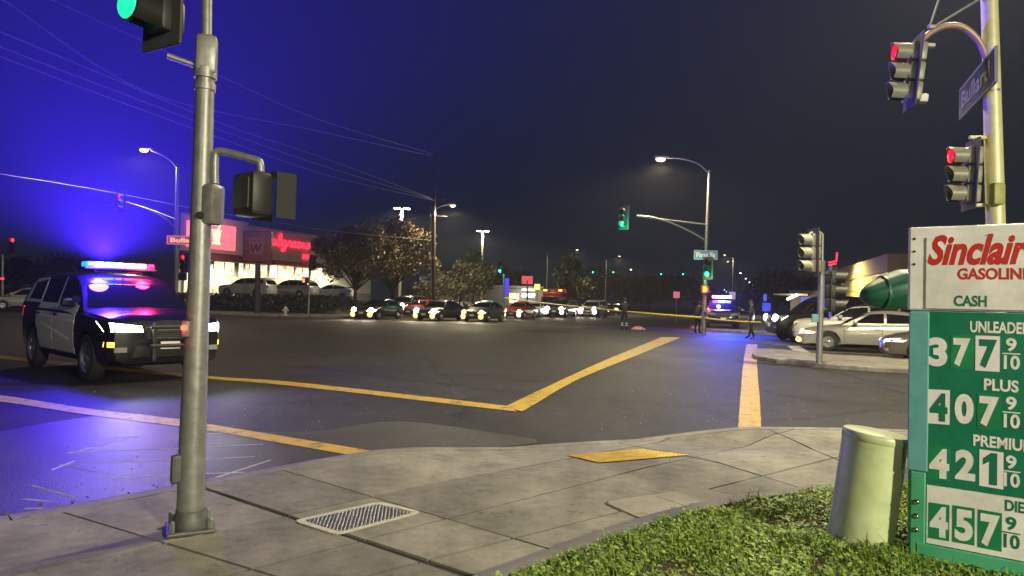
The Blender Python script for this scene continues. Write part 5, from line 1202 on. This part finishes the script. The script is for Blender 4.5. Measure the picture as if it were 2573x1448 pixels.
# low wall and shops further along, lit canopy shop in the middle distance
def block(name, label, px0, D0_, px1, D1_, py, m, depth=12, z0=0, cat='building'):
    a, b = gp(px0, D0_, z0), gp(px1, D1_, z0); U = (b - a).normalized(); N = Vector((U.y, -U.x, 0)); N = N if N.y < 0 else -N
    h = at(px0, py, D0_).z; t = thing(name, label, cat, a); L_ = (b - a).length
    obox(MB(), O3, U, N, 0, L_, -.1, h - z0, -depth, 0).build('wall', m, t); obox(MB(), O3, U, N, -.1, L_ + .1, h - z0, h - z0 + .25, -depth - .1, .12).build('parapet', m, t)
    return t, a, U, N, L_
t, a, U2, N2, L_ = block('shop_building', 'low tan building with a long plain wall behind the trees', 1085, 106, 1262, 112, 716, 'stucco_tan')
em('shop_neon', (.9, 1.0, .92), 6); em('shop_yellow', (1, .72, .08), 3.5); em('shop_red', (.9, .10, .16), .5)
t, a, U2, N2, L_ = block('shop_building', 'dark shop with white tube lettering beyond the tape post', 1262, 96, 1362, 98, 722, 'stucco_grey')
def on(px, py, o, D=96): return at(px, py, D) - o
mb = MB(); 
mb.tube([on(1312, 728, a, 95.6), on(1343, 729, a, 95.7)], .12, 6)
for i in range(6): x0 = 1312 + i * 5.5; mb.tube(crom([on(x0, 741, a, 95.5), on(x0 + 3, 739, a, 95.5), on(x0 + 3, 743, a, 95.5), on(x0, 745, a, 95.5), on(x0 + 3.5, 747, a, 95.5)], 3), .09, 6)
mb.build('tube_lettering', 'shop_neon', t); obox(MB(), O3, U2, N2, 1, L_ * .4, .4, 2.6, .002, .1).build('window', 'shop_window', t)
for px, py, D, wd, hg, m, nm, lab in [(1325, 704, 93, 1.5, 1.1, 'shop_red', 'red_sign', 'red square pole sign over the dark shop'), (1350, 721, 92, .7, .7, 'shop_yellow', 'yellow_sign', 'small glowing yellow pole sign over the dark shop'), (1700, 741, 60, .55, .55, 'sgn_pink', 'road_sign', 'small pinkish road sign on a post at the far kerb'), (1840, 743, 55, .5, .6, 'sgn_pale', 'road_sign', 'small pale road sign right of the flashing lights'), (1922, 748, 60, .3, .6, 'sgn_blue', 'road_sign', 'narrow blue sign above the lifted truck'), (1926, 772, 50, .6, .6, 'sgn_blue', 'road_sign', 'blue round-cornered sign just over the truck'), (2032, 766, 40, .9, .9, 'sgn_violet', 'shop_sign', 'violet lit panel sign left of the median post'), (2092, 656, 62, .0, .0, None, 'neon_sign', 'red neon angle sign on a pole beside the tan building')]:
    b = gp(px, D, 0); t = thing(nm, lab, 'sign', b); c = at(px, py, D) - b
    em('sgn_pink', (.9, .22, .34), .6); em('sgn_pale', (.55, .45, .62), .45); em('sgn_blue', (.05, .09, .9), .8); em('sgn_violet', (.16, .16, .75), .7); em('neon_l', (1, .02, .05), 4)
    MB().tube([(0, 0, 0), (c.x, c.y + .06, c.z)], .05 if wd < 1 else .12, 8).build('post', 'galv_dark', t)
    if m: MB().bbox(c, (wd, .06, hg), .05).build('panel', m, t)
    else: MB().tube([c + Vector((-.35, 0, -.15)), c + Vector((.35, 0, .0)), c + Vector((.40, 0, .75))], .07, 8).tube([c + Vector((-.35, 0, -.38)), c + Vector((.35, 0, -.23))], .06, 8).build('tube', 'neon_l', t); 
    if not m: MB().bbox(c + Vector((.1, .15, -.9)), (.9, .2, .7), .04).build('panel', 'stucco_grey', t)
# right: tan building with lit wall, low shops with a lit canopy
mat('wall_yellow', (.52, .44, .20), .85, nscale=2, namt=.1); mat('wall_brown', (.25, .18, .14), .85, nscale=2, namt=.12)
cR = gp(2232, 40, 0); lR = gp(2112, 56, 0); tb_ = thing('tan_building', 'tan flat-roofed building with a yellow lit wall behind the sedan', 'building', cR)
U8 = (lR - cR).normalized(); N8 = Vector((U8.y, -U8.x, 0)); N8 = N8 if N8.x < 0 else -N8; L8 = (lR - cR).length; h8 = at(2232, 642, 40).z
obox(MB(), O3, U8, N8, 0, L8, 0, h8, -14, 0).build('wall', 'wall_yellow', tb_)
obox(MB(), O3, U8, N8, -.1, L8 + .1, h8 - .95, h8 + .1, -14.2, .12).build('parapet', 'wall_brown', tb_)
for k in (.42, .60, .78): obox(MB(), O3, U8, N8, .02, L8 - .02, h8 * k - .02, h8 * k + .02, .002, .02).build('groove', 'black', tb_)
V8 = -N8
obox(MB(), O3, AD, -BD, .0, 16, 0, h8 - 1.0, -8, .004).build('front_wall', 'wall_brown', tb_)
wp = cR + U8 * 9 + N8 * 2.4 + Vector((0, 0, 4.4)); lamp('SPOT', 'wall_light', wp, 2600, (1, .86, .30), cR + U8 * 8.5 + Vector((0, 0, 1.8)), .2, 150, .6)
MB().bbox(U8 * 9 + N8 * .12 + Vector((0, 0, 4.3)), (.3, .3, .16), .03).build('wall_lamp', em('wl2', (1, .86, .4), 12), tb_)
t, a, U9, N9, L9 = block('shop_building', 'low violet-lit shop beyond the lifted truck', 1985, 62, 2118, 60, 737, 'stucco_grey')
obox(MB(), O3, U9, N9, -1.2, 1.6, 2.6, 2.75, .1, 2.2).build('canopy', 'stucco', t); MB().tube([at(1978, 752, 59.5) - a, at(2004, 741, 59.5) - a], .10, 8).build('canopy_tube', em('canopy_tube', (1, .93, .7), 12), t)
lamp('POINT', 'canopy_light', at(2006, 756, 58.8), 120, (1, .82, .45), size=.2)

# ================================================================== TREES, HEDGE, LAMPS FAR OFF, WIRES
def tree(name, label, base, h, rad, leafm, n=5200, trunk_h=.32, seed=1, leaf=.20, squash=1.0, group=None, blobs=26):
    rnd = random.Random(seed); t = thing(name, label, 'tree', base, group=group); mb = MB(); th = h * trunk_h
    mb.tube([(0, 0, -.1), (rnd.uniform(-.1, .1), rnd.uniform(-.1, .1), th * .6), (0, 0, th), (0, 0, h * .75)], [.03 * h ** .9 + .05, .025 * h ** .9, .022 * h ** .9, .02], 8)
    cents = []
    for i in range(blobs):
        a = rnd.uniform(0, 6.283); e = rnd.uniform(-.35, 1) ; rr = rad * (rnd.uniform(.35, 1)) * math.sqrt(max(.08, 1 - e * e * .8))
        c = Vector((math.cos(a) * rr, math.sin(a) * rr, th + (h - th) * (.42 + .48 * e) * 1.0)); cents.append((c, rad * rnd.uniform(.20, .36)))
        s_ = Vector((0, 0, th * rnd.uniform(.75, 1.25))); mb.tube([s_, s_.lerp(c, .5) + Vector((0, 0, .25)), c], [.016 * h ** .8, .010 * h ** .8, .006], 5)
    mb.build('trunk', 'bark', t, smooth=50); gv, gf = [], []
    for i in range(n):
        c, r_ = rnd.choice(cents); d = Vector((rnd.gauss(0, 1), rnd.gauss(0, 1), rnd.gauss(0, .8))).normalized() * r_ * rnd.uniform(.35, 1.1); d.z *= squash
        p = c + d; s_ = leaf * rnd.uniform(.5, 1.2); nrm = Vector((rnd.gauss(0, 1), rnd.gauss(0, 1), rnd.gauss(0, 1))).normalized(); a1 = nrm.orthogonal().normalized() * s_; a2 = nrm.cross(a1) * .55; o = len(gv)
        gv += [tuple(p - a1), tuple(p - a2 + a1 * .1), tuple(p + a1), tuple(p + a2 + a1 * .1)]; gf.append((o, o + 1, o + 2, o + 3))
    me = bpy.data.meshes.new('crown'); me.from_pydata(gv, [], gf); me.update(); me.materials.append(MATS[leafm]); o = bpy.data.objects.new('crown', me); COL.objects.link(o); o.parent = t
    return t
tree('tree', 'rust-leaved tree beside the drugstore with a forked trunk', gp(893, 58, LOT * .6), 6.8, 3.2, 'leaf_rust', 9000, .24, 3, .17)
tree('tree', 'rust-leaved tree lit by the twin parking lamp', gp(985, 62, LOT * .5), 8.0, 3.6, 'leaf_rust', 10000, .22, 5, .17)
tree('tree', 'dark low tree right of the utility pole', gp(1155, 70, .3), 4.6, 3.8, 'leaf_dark', 5500, .25, 8, .2)
tree('tree', 'small tree with yellow lit tips below the far twin lamp', gp(1188, 82, .3), 7.4, 2.2, 'leaf_green', 2600, .35, 9, .2)
tree('tree', 'narrow green lit tree behind the red truck', gp(1428, 92, .1), 8.0, 2.0, 'leaf_green', 3600, .2, 11, .2)
tree('tree', 'thin drooping tree right of the green lit tree', gp(1462, 98, .1), 5.2, 1.9, 'leaf_dark', 2200, .2, 12, .2)
k = 0
for px, D, h, rd in [(1130, 160, 9, 6), (1290, 175, 9, 7), (1560, 190, 9, 7), (1630, 170, 8, 6), (1700, 190, 10, 7), (1745, 150, 7, 5), (1950, 130, 8, 6), (2010, 150, 9, 6), (1500, 200, 12, 6), (40, 150, 8, 7), (180, 160, 9, 8), (300, 170, 8, 8)]:
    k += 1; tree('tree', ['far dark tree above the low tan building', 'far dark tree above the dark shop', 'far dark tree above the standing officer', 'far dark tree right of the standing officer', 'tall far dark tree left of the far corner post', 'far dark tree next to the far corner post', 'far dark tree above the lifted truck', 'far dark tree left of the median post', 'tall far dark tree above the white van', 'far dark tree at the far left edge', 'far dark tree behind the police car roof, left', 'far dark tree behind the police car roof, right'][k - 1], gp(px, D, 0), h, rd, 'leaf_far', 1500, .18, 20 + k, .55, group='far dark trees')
# clipped hedge on the bank
hg, hf = [], []; rnd = random.Random(4)
for i in range(16000):
    s_ = rnd.uniform(5.2, 60); tt = rnd.uniform(5.2, 9.6); zt_ = CURB_Z + .5 + .9 * min(1, (tt - 5) / 2.2); z = CURB_Z + (zt_ - CURB_Z) * rnd.random() ** .35
    p = blk(NW, s_, tt); p.z = z + rnd.uniform(-.06, .06); q = Vector((rnd.gauss(0, 1), rnd.gauss(0, 1), rnd.gauss(0, 1))).normalized(); a1 = q.orthogonal().normalized() * rnd.uniform(.08, .2); a2 = q.cross(a1) * .6; o = len(hg)
    hg += [tuple(p - a1), tuple(p - a2), tuple(p + a1), tuple(p + a2)]; hf.append((o, o + 1, o + 2, o + 3))
me = bpy.data.meshes.new('hedge'); me.from_pydata(hg, [], hf); me.update(); me.materials.append(MATS['hedge']); o = bpy.data.objects.new('hedge', me); COL.objects.link(o); tag(o, 'long dark clipped hedge on the bank below the parking lot', 'hedge')

# utility pole with transformer and lamp
B9 = gp(1090, 60, 0); up_ = thing('utility_pole', 'tall wooden utility pole with transformer and street lamp', 'utility pole', B9)
def f9(px, py, dd=0): return at(px, py, 60 + dd) - B9
MB().tube([(0, 0, 0), f9(1090, 600), f9(1094, 384)], [.17, .15, .11], 12).build('pole', 'wood', up_, smooth=60)
MB().tube([f9(1085, 790), f9(1084, 525)], .06, 8).build('riser_pipe', 'galv', up_, smooth=60)
MB().lathe([(.2, -.45), (.24, -.42), (.24, .35), (.2, .42), (.05, .46)], 14, Matrix.Translation(f9(1089, 530, -.3))).build('transformer', 'galv', up_, smooth=40)
MB().bbox(f9(1092, 392), (2.2, .12, .14), .02).build('crossarm', 'wood', up_); MB().bbox(f9(1092, 500), (2.0, .12, .14), .02).build('crossarm', 'wood', up_); MB().bbox(f9(1107, 544), (1.1, .08, .08), .02).build('bracket', 'galv', up_)
MB().tube(crom([f9(1094, 527), f9(1108, 519), f9(1122, 515), f9(1132, 515)], 4), .035, 8).build('arm', 'galv', up_, smooth=60)
lh = MB().bbox(f9(1137, 513), (.6, .26, .12), .04).build('luminaire', 'galv', up_); MB().lathe([(.17, 0), (.17, -.06), (.12, -.14), (.02, -.18)], 12, Matrix.Translation(f9(1138, 516)) @ Matrix.Diagonal((1.4, 1, 1, 1))).build('lens', 'lamp_warm', lh, smooth=60)
pp = at(1138, 526, 60); lamp('SPOT', 'street_lamp_light', pp, 4200, WARM, pp - Vector((0, 0, 5)), .14, 168, .4); lamp('POINT', 'street_lamp_glow', pp, 240, WARM, size=.1)
# twin-headed parking lamps
for px, py, D, lab, pw in [(1004, 523, 70, 'twin-headed parking lamp rising out of the rust-leaved trees', 5200), (1208, 580, 92, 'twin-headed parking lamp above the small yellow-tipped tree', 4200)]:
    b = gp(px, D, LOT if D < 80 else 0); t = thing('parking_lamp', lab, 'lamp', b, group='twin-headed parking lamps'); c = at(px, py, D) - b
    MB().bbox((0, 0, c.z / 2), (.26, .26, c.z), .03).build('pole', 'pole_cream', t)
    for s_ in (-1, 1):
        hd = MB().bbox((s_ * .52, 0, c.z + .04), (.72, .5, .18), .05).build('lamp_head', 'galv', t); MB().bbox((s_ * .52, -.02, c.z - .07), (.6, .42, .05), .02).build('lens', 'lamp_white', hd)
    p = b + Vector((0, -.3, c.z - .5)); lamp('SPOT', 'parking_lamp_light', p, pw, (1, .93, .62), p - Vector((0, 0, 5)), .3, 172, .3); lamp('POINT', 'parking_lamp_glow', p, 200, (1, .95, .7), size=.2)
# far street lamps: (lamp px, py, arm foot px)
far = [(1443, 627, 1372), (1550, 643, 1520), (1590, 677, 1618), (1828, 640, 1840), (1835, 657, 1846), (1867, 686, 1870), (1879, 700, 1886), (1888, 709, 1893), (1894, 715, 1899), (1899, 720, 1903), (1903, 724, 1907), (1791, 727, 1785), (1799, 724, 1803), (1817, 728, 1812), (1828, 733, 1833), (1754, 718, 1749)]
names = ['far street lamp over the red service truck', 'far street lamp left of the green hanging signal', 'far street lamp with its post right of it, above the officer', 'first and tallest lamp of the row on the right', 'second lamp of the receding row on the right', 'third lamp of the receding row on the right', 'fourth lamp of the receding row on the right', 'fifth lamp of the receding row on the right', 'sixth lamp of the receding row on the right', 'seventh lamp of the receding row on the right', 'last lamp of the receding row on the right', 'tiny far lamp just right of the red hand signal', 'tiny far lamp above the flashing police lights', 'tiny far lamp right of the flashing police lights', 'tiny low far lamp above the pale road sign', 'tiny far lamp just left of the red hand signal']
for (px, py, fx), nm in zip(far, names):
    yh = 757 + .024 * (px - 1286); D = min(345, 7.5 * FPX / (yh - py)); b = gp(fx, D, 0); hd = at(px, py, D) - b
    lamp_post('street_lamp', nm, b, hd.z - .5, hd, 'lamp_far' if D > 140 else 'lamp_warm', .11, 2600 if D < 112 else 0, WARM, 'galv_dark', 'far street lamps', n=8, head_len=.7 if D < 150 else 1.0)
MB_ = gp(1441, 84, 0); t = thing('utility_pole', 'reddish wooden pole standing right of the red truck', 'utility pole', MB_); MB().tube([(0, 0, 0), at(1443, 632, 84) - MB_], [.14, .11], 8).build('pole', 'wood', t); MB().bbox(at(1443, 640, 84) - MB_, (1.2, .1, .1), .02).build('crossarm', 'wood', t)
# far signals on mast arms, added in place of green lens ghosts
for px0, px1, pole_px, py, D, lab in [(1490, 1541, 1562, 683, 150, 'added far mast arm standing in for two green lens ghosts behind the queue'), (1661, 1716, 1742, 688, 165, 'added far mast arm standing in for two green lens ghosts left of the corner post')]:
    b = gp(pole_px, D, 0); t = thing('signal_post', lab, 'signal post', b); y2 = at(pole_px, py - 8, D) - b; MB().tube([(0, 0, 0), y2], .14, 8).build('pole', 'galv_dark', t); MB().tube([y2, at(px0 - 3, py - 10, D) - b], .09, 8).build('mast_arm', 'galv_dark', t)
    for px in (px0, px1): signal_head(t, at(px, py, D) - b + Vector((0, -.2, .3)), (-.3, -.95), .42, 'g', 'sig_dark', plate=False)
# overhead wires, running to the wooden pole
wires = [([(-60, -80), (130, 0), (560, 195), (800, 300), (1090, 388)], 'top wire crossing the sky from the upper left corner'), ([(-80, -45), (0, -5), (380, 235), (800, 330), (1085, 392)], 'second wire crossing the sky to the wooden pole'),
         ([(-80, 45), (0, 80), (240, 180), (560, 312), (820, 400), (1080, 497)], 'wire crossing the sky above the pedestrian signal'), ([(-80, 88), (0, 118), (240, 210), (560, 330), (820, 420), (1085, 500)], 'wire just under the wire above the pedestrian signal'), ([(-80, 112), (0, 142), (220, 226), (560, 350), (820, 440), (1095, 505)], 'lowest of the three parallel wires over the left post'),
         ([(-80, 424), (0, 437), (250, 478), (520, 530), (700, 560), (830, 580), (1080, 604)], 'low cable passing in front of the drugstore roof')]
mat('wire', (.55, .55, .58), .5, .5)
for pts, lab in wires:
    n = len(pts); P = [at(x, y, 34 + 26 * (max(x, -80) + 80) / 1175) for x, y in pts]
    o = MB().tube(crom(P, 10), .012 if 'low cable' in lab else .022, 5).build('overhead_wire', 'wire'); tag(o, lab, 'wire', 'overhead wires')

# ================================================================== PEOPLE, TAPE, THINGS LEFT ON THE GROUND
mat('skin', (.35, .20, .14), .5); mat('navy', (.008, .009, .018), .8); mat('navy2', (.014, .018, .04), .7); mat('boots', (.006, .006, .006), .4); mat('hair', (.01, .008, .006), .6); mat('reflective', (.55, .55, .6), .3)
def person(label, base, face, pose, h=1.78, sh='navy', tr='navy', group=None, extra=None):
    t = thing('person', label, 'person', base, math.atan2(face[1], face[0]) - math.pi / 2, group); k = h / 1.78
    J = dict(pelvis=(0, 0, .95), waist=(0, .0, 1.10), chest=(0, .01, 1.32), neck=(0, .0, 1.50), headb=(0, .03, 1.60), head=(0, .03, 1.70),
             lhip=(-.10, 0, .90), lknee=(-.12, .02, .50), lank=(-.13, -.02, .10), ltoe=(-.15, .16, .04), rhip=(.10, 0, .90), rknee=(.12, .02, .50), rank=(.13, -.02, .10), rtoe=(.15, .16, .04),
             lsh=(-.19, 0, 1.44), lel=(-.26, -.02, 1.15), lwr=(-.24, .12, .92), lha=(-.23, .17, .84), rsh=(.19, 0, 1.44), rel=(.26, -.02, 1.15), rwr=(.24, .12, .92), rha=(.23, .17, .84)); J.update(pose)
    rad = dict(pelvis=.155, waist=.14, chest=.165, neck=.065, headb=.085, head=.10, lhip=.105, rhip=.105, lknee=.068, rknee=.068, lank=.052, rank=.052, ltoe=.042, rtoe=.042, lsh=.075, rsh=.075, lel=.052, rel=.052, lwr=.038, rwr=.038, lha=.034, rha=.034)
    names = list(J); ix = {n: i for i, n in enumerate(names)}
    E = [('pelvis', 'waist'), ('waist', 'chest'), ('chest', 'neck'), ('neck', 'headb'), ('headb', 'head'), ('pelvis', 'lhip'), ('lhip', 'lknee'), ('lknee', 'lank'), ('lank', 'ltoe'), ('pelvis', 'rhip'), ('rhip', 'rknee'), ('rknee', 'rank'), ('rank', 'rtoe'), ('chest', 'lsh'), ('lsh', 'lel'), ('lel', 'lwr'), ('lwr', 'lha'), ('chest', 'rsh'), ('rsh', 'rel'), ('rel', 'rwr'), ('rwr', 'rha')]
    verts = [tuple(k * c for c in J[n]) for n in names]; edges = [(ix[a], ix[b]) for a, b in E]; rads = [rad[n] * k for n in names]
    for s_ in 'lr':                       # five fingers, each its own short chain
        ha = Vector(J[s_ + 'ha']); dr = (ha - Vector(J[s_ + 'wr'])).normalized(); sd = dr.orthogonal().normalized()
        for q in range(5):
            off = sd * (-.026 + .013 * q); L_ = (.05, .075, .085, .078, .06)[q]; a = len(verts)
            p1 = ha + off + dr * (.02 if q else -.01) + (sd * -.02 if q == 0 else Vector()); p2 = p1 + dr * L_ * .6 + Vector((0, .012, 0)) + (sd * -.02 if q == 0 else Vector())
            verts += [tuple(k * c for c in p1), tuple(k * c for c in p2)]; edges += [(ix[s_ + 'ha'], a), (a, a + 1)]; rads += [.010, .008]
    me = bpy.data.meshes.new('body'); me.from_pydata(verts, edges, []); me.update(); o = bpy.data.objects.new('body', me); COL.objects.link(o)
    o.modifiers.new('skin', 'SKIN'); sv_ = me.skin_vertices[0].data
    for i, v in enumerate(sv_): v.radius = (rads[i], rads[i]); v.use_root = (i == 0)
    sb = o.modifiers.new('sub', 'SUBSURF'); sb.levels = sb.render_levels = 1
    bpy.context.view_layer.update(); dg = bpy.context.evaluated_depsgraph_get(); m2 = bpy.data.meshes.new_from_object(o.evaluated_get(dg)); bpy.data.objects.remove(o)
    m2.shade_smooth(); m2.materials.clear()
    for m in (sh, tr, 'skin', 'boots'): m2.materials.append(MATS[m])
    zn = J['neck'][2] * k; zp = J['pelvis'][2] * k
    hands = [Vector(J['lha']) * k, Vector(J['rha']) * k]; feet = [Vector(J['lank']) * k, Vector(J['rank']) * k, Vector(J['ltoe']) * k, Vector(J['rtoe']) * k]; hdv = Vector(J['head']) * k
    for p in m2.polygons:
        c = p.center; p.material_index = 0
        if (c - hdv).length < .19 * k and c.z > zn + .02: p.material_index = 2
        elif min((c - q).length for q in hands) < .09 * k: p.material_index = 2
        elif min((c - q).length for q in feet) < .11 * k: p.material_index = 3
        elif c.z < zp + .03: p.material_index = 1
    b = bpy.data.objects.new('body', m2); COL.objects.link(b); b.parent = t
    hv = hdv; MB().lathe([(.005, .125), (.06, .115), (.098, .06), (.108, .0), (.10, -.05), (.075, -.09)], 16, Matrix.Translation(hv + Vector((0, -.02 * k, .015 * k)))).build('hair', 'hair', t, smooth=60)
    fc_ = MB(); fc_.lathe([(.012, -.03), (.016, 0), (.006, .03)], 6, Matrix.Translation(hv + Vector((0, .10 * k, -.01)))); fc_.build('nose', 'skin', t)
    MB().tube([hv + Vector((-.035, .092, -.055)), hv + Vector((0, .10, -.058)), hv + Vector((.035, .092, -.055))], .006, 6).build('mouth', 'boots', t)
    for sx in (-1, 1):
        MB().lathe([(.012, -.006), (.012, .006)], 8, Matrix.Translation(hv + Vector((sx * .036, .094, .01))) @ Matrix.Rotation(R(90), 4, 'X')).build('eye', 'boots', t); MB().bbox(hv + Vector((sx * .105, 0, -.005)), (.02, .045, .06), .008).build('ear', 'skin', t)
    pv = Vector(J['pelvis']) * k; MB().lathe([(.158 * k, -.03), (.163 * k, 0), (.158 * k, .03)], 20, Matrix.Translation(pv + Vector((0, 0, .06))) @ Matrix.Diagonal((1, .82, 1, 1))).build('duty_belt', 'boots', t, smooth=40)
    if extra: extra(t, J, k)
    return t
def bands(t, J, k):
    for s_ in 'lr':
        for f in (.25, .55): a = Vector(J[s_ + 'knee']) * k; b = Vector(J[s_ + 'ank']) * k; p = a.lerp(b, f); q = a.lerp(b, f + .12); MB().tube([p, q], .072 * k, 12).build('reflective_band', 'reflective', t)
person('standing person in dark uniform with pale bands on the legs beside red cloth', gz(1568, 829), (.2, 1), dict(lel=(-.27, .05, 1.17), lwr=(-.12, .20, 1.10), lha=(-.05, .23, 1.10), rel=(.30, .03, 1.18), rwr=(.22, .20, 1.28), rha=(.17, .25, 1.33)), 1.82, extra=bands)
person('dark figure bending slightly by the far corner post', gz(1752, 839), (.6, .5), dict(chest=(0, .10, 1.30), neck=(0, .17, 1.46), headb=(0, .22, 1.54), head=(0, .24, 1.62), lsh=(-.19, .12, 1.41), rsh=(.19, .12, 1.41), lel=(-.24, .22, 1.15), rel=(.24, .22, 1.15), lwr=(-.18, .38, 1.02), rwr=(.18, .38, 1.02), lha=(-.15, .45, .98), rha=(.15, .45, .98)), 1.78)
person('blue-lit person with raised arm in front of the lifted truck', gz(1888, 852), (-.9, .3), dict(lel=(-.28, .12, 1.22), lwr=(-.20, .34, 1.30), lha=(-.17, .42, 1.33), rel=(.26, -.10, 1.18), rwr=(.24, .06, .98), rha=(.23, .12, .92), lank=(-.14, -.12, .10), ltoe=(-.16, .06, .04), rank=(.14, .12, .10), rtoe=(.16, .30, .04)), 1.80, 'navy2', 'navy2')
# red cloth and scattered things on the road
def cloth(label, px, py, sx, sy, m, name, cat, seed):
    rnd = random.Random(seed); n = 14; vs, fs = [], []; c = gz(px, py)
    for j in range(n + 1):
        for i in range(n + 1):
            u, v = i / n - .5, j / n - .5; rr = max(abs(u), abs(v)) * 2; e = 1 + .18 * math.sin(i * 1.7 + seed) * math.cos(j * 1.3)
            vs.append((u * sx * e, v * sy * e, max(.006, (1 - rr ** 2) * .22 * (.6 + .4 * math.sin(u * 17 + seed) * math.cos(v * 13)) + .006)))
    fs = [(j * (n + 1) + i, j * (n + 1) + i + 1, (j + 1) * (n + 1) + i + 1, (j + 1) * (n + 1) + i) for j in range(n) for i in range(n)]
    o = MB().add(vs, fs).build(name, m, smooth=60); o.location = c; return tag(o, label, cat)
mat('cloth_red', (.42, .03, .03), .8, nscale=8, col2=(.6, .5, .5)); mat('cloth_pale', (.5, .46, .46), .8, nscale=9, col2=(.4, .05, .05))
cloth('red and white cloth heaped on the road beside the standing person', 1604, 828, .75, .9, 'cloth_red', 'cloth_heap', 'cloth', 1); cloth('pale cloth lying on the ground between the officers', 1822, 826, .9, .9, 'cloth_pale', 'cloth_heap', 'cloth', 2)
# police tape, three spans sagging between post, officer's side and far post
mat('tape', (.50, .36, .06), .4, nscale=6, col2=(.80, .66, .12))
def tape(label, a, b, sag, w_=.09):
    n = 40; vs = []; fs = []
    for i in range(n + 1):
        s_ = i / n; p = a.lerp(b, s_) - Vector((0, 0, sag * 4 * s_ * (1 - s_))); tw = .5 * math.sin(s_ * 9); q = Vector((0, math.sin(tw) * .6, math.cos(tw))).normalized() * w_ / 2; vs += [p - q, p + q]
    fs = [(2 * i, 2 * i + 1, 2 * i + 3, 2 * i + 2) for i in range(n)]; o = MB().add(vs, fs).build('barrier_tape', 'tape', smooth=60); sdm = o.modifiers.new('thick', 'SOLIDIFY'); sdm.thickness = .004; return tag(o, label, 'tape')
tape('yellow barrier tape stretched across the far street from post to corner post', at(1268, 749, 57.8), at(1770, 799, d2 - .12), .12, .11); tape('short barrier tape span from the corner post to the lifted truck', at(1770, 799, d2 - .12), at(1912, 810, 31), .05, .08)
# ================================================================== HAZE, added to carry the police blue across the sky
hz_ = MB().box((0, 0, 11.5), (790, 790, 26)).build('haze', 'black'); hm = bpy.data.materials.new('haze'); hm.use_nodes = True; hn = hm.node_tree
for nd in list(hn.nodes):
    if nd.type != 'OUTPUT_MATERIAL': hn.nodes.remove(nd)
pv_ = hn.nodes.new('ShaderNodeVolumePrincipled'); pv_.inputs['Density'].default_value = HAZE; pv_.inputs['Color'].default_value = (.92, .94, 1, 1); pv_.inputs['Anisotropy'].default_value = .25
out = [nd for nd in hn.nodes if nd.type == 'OUTPUT_MATERIAL'][0]; hn.links.new(pv_.outputs[0], out.inputs['Volume']); hz_.data.materials.clear(); hz_.data.materials.append(hm); tag(hz_, 'thin haze added over the whole crossing to spread the blue light', kind='stuff'); hz_.display_type = 'BOUNDS'
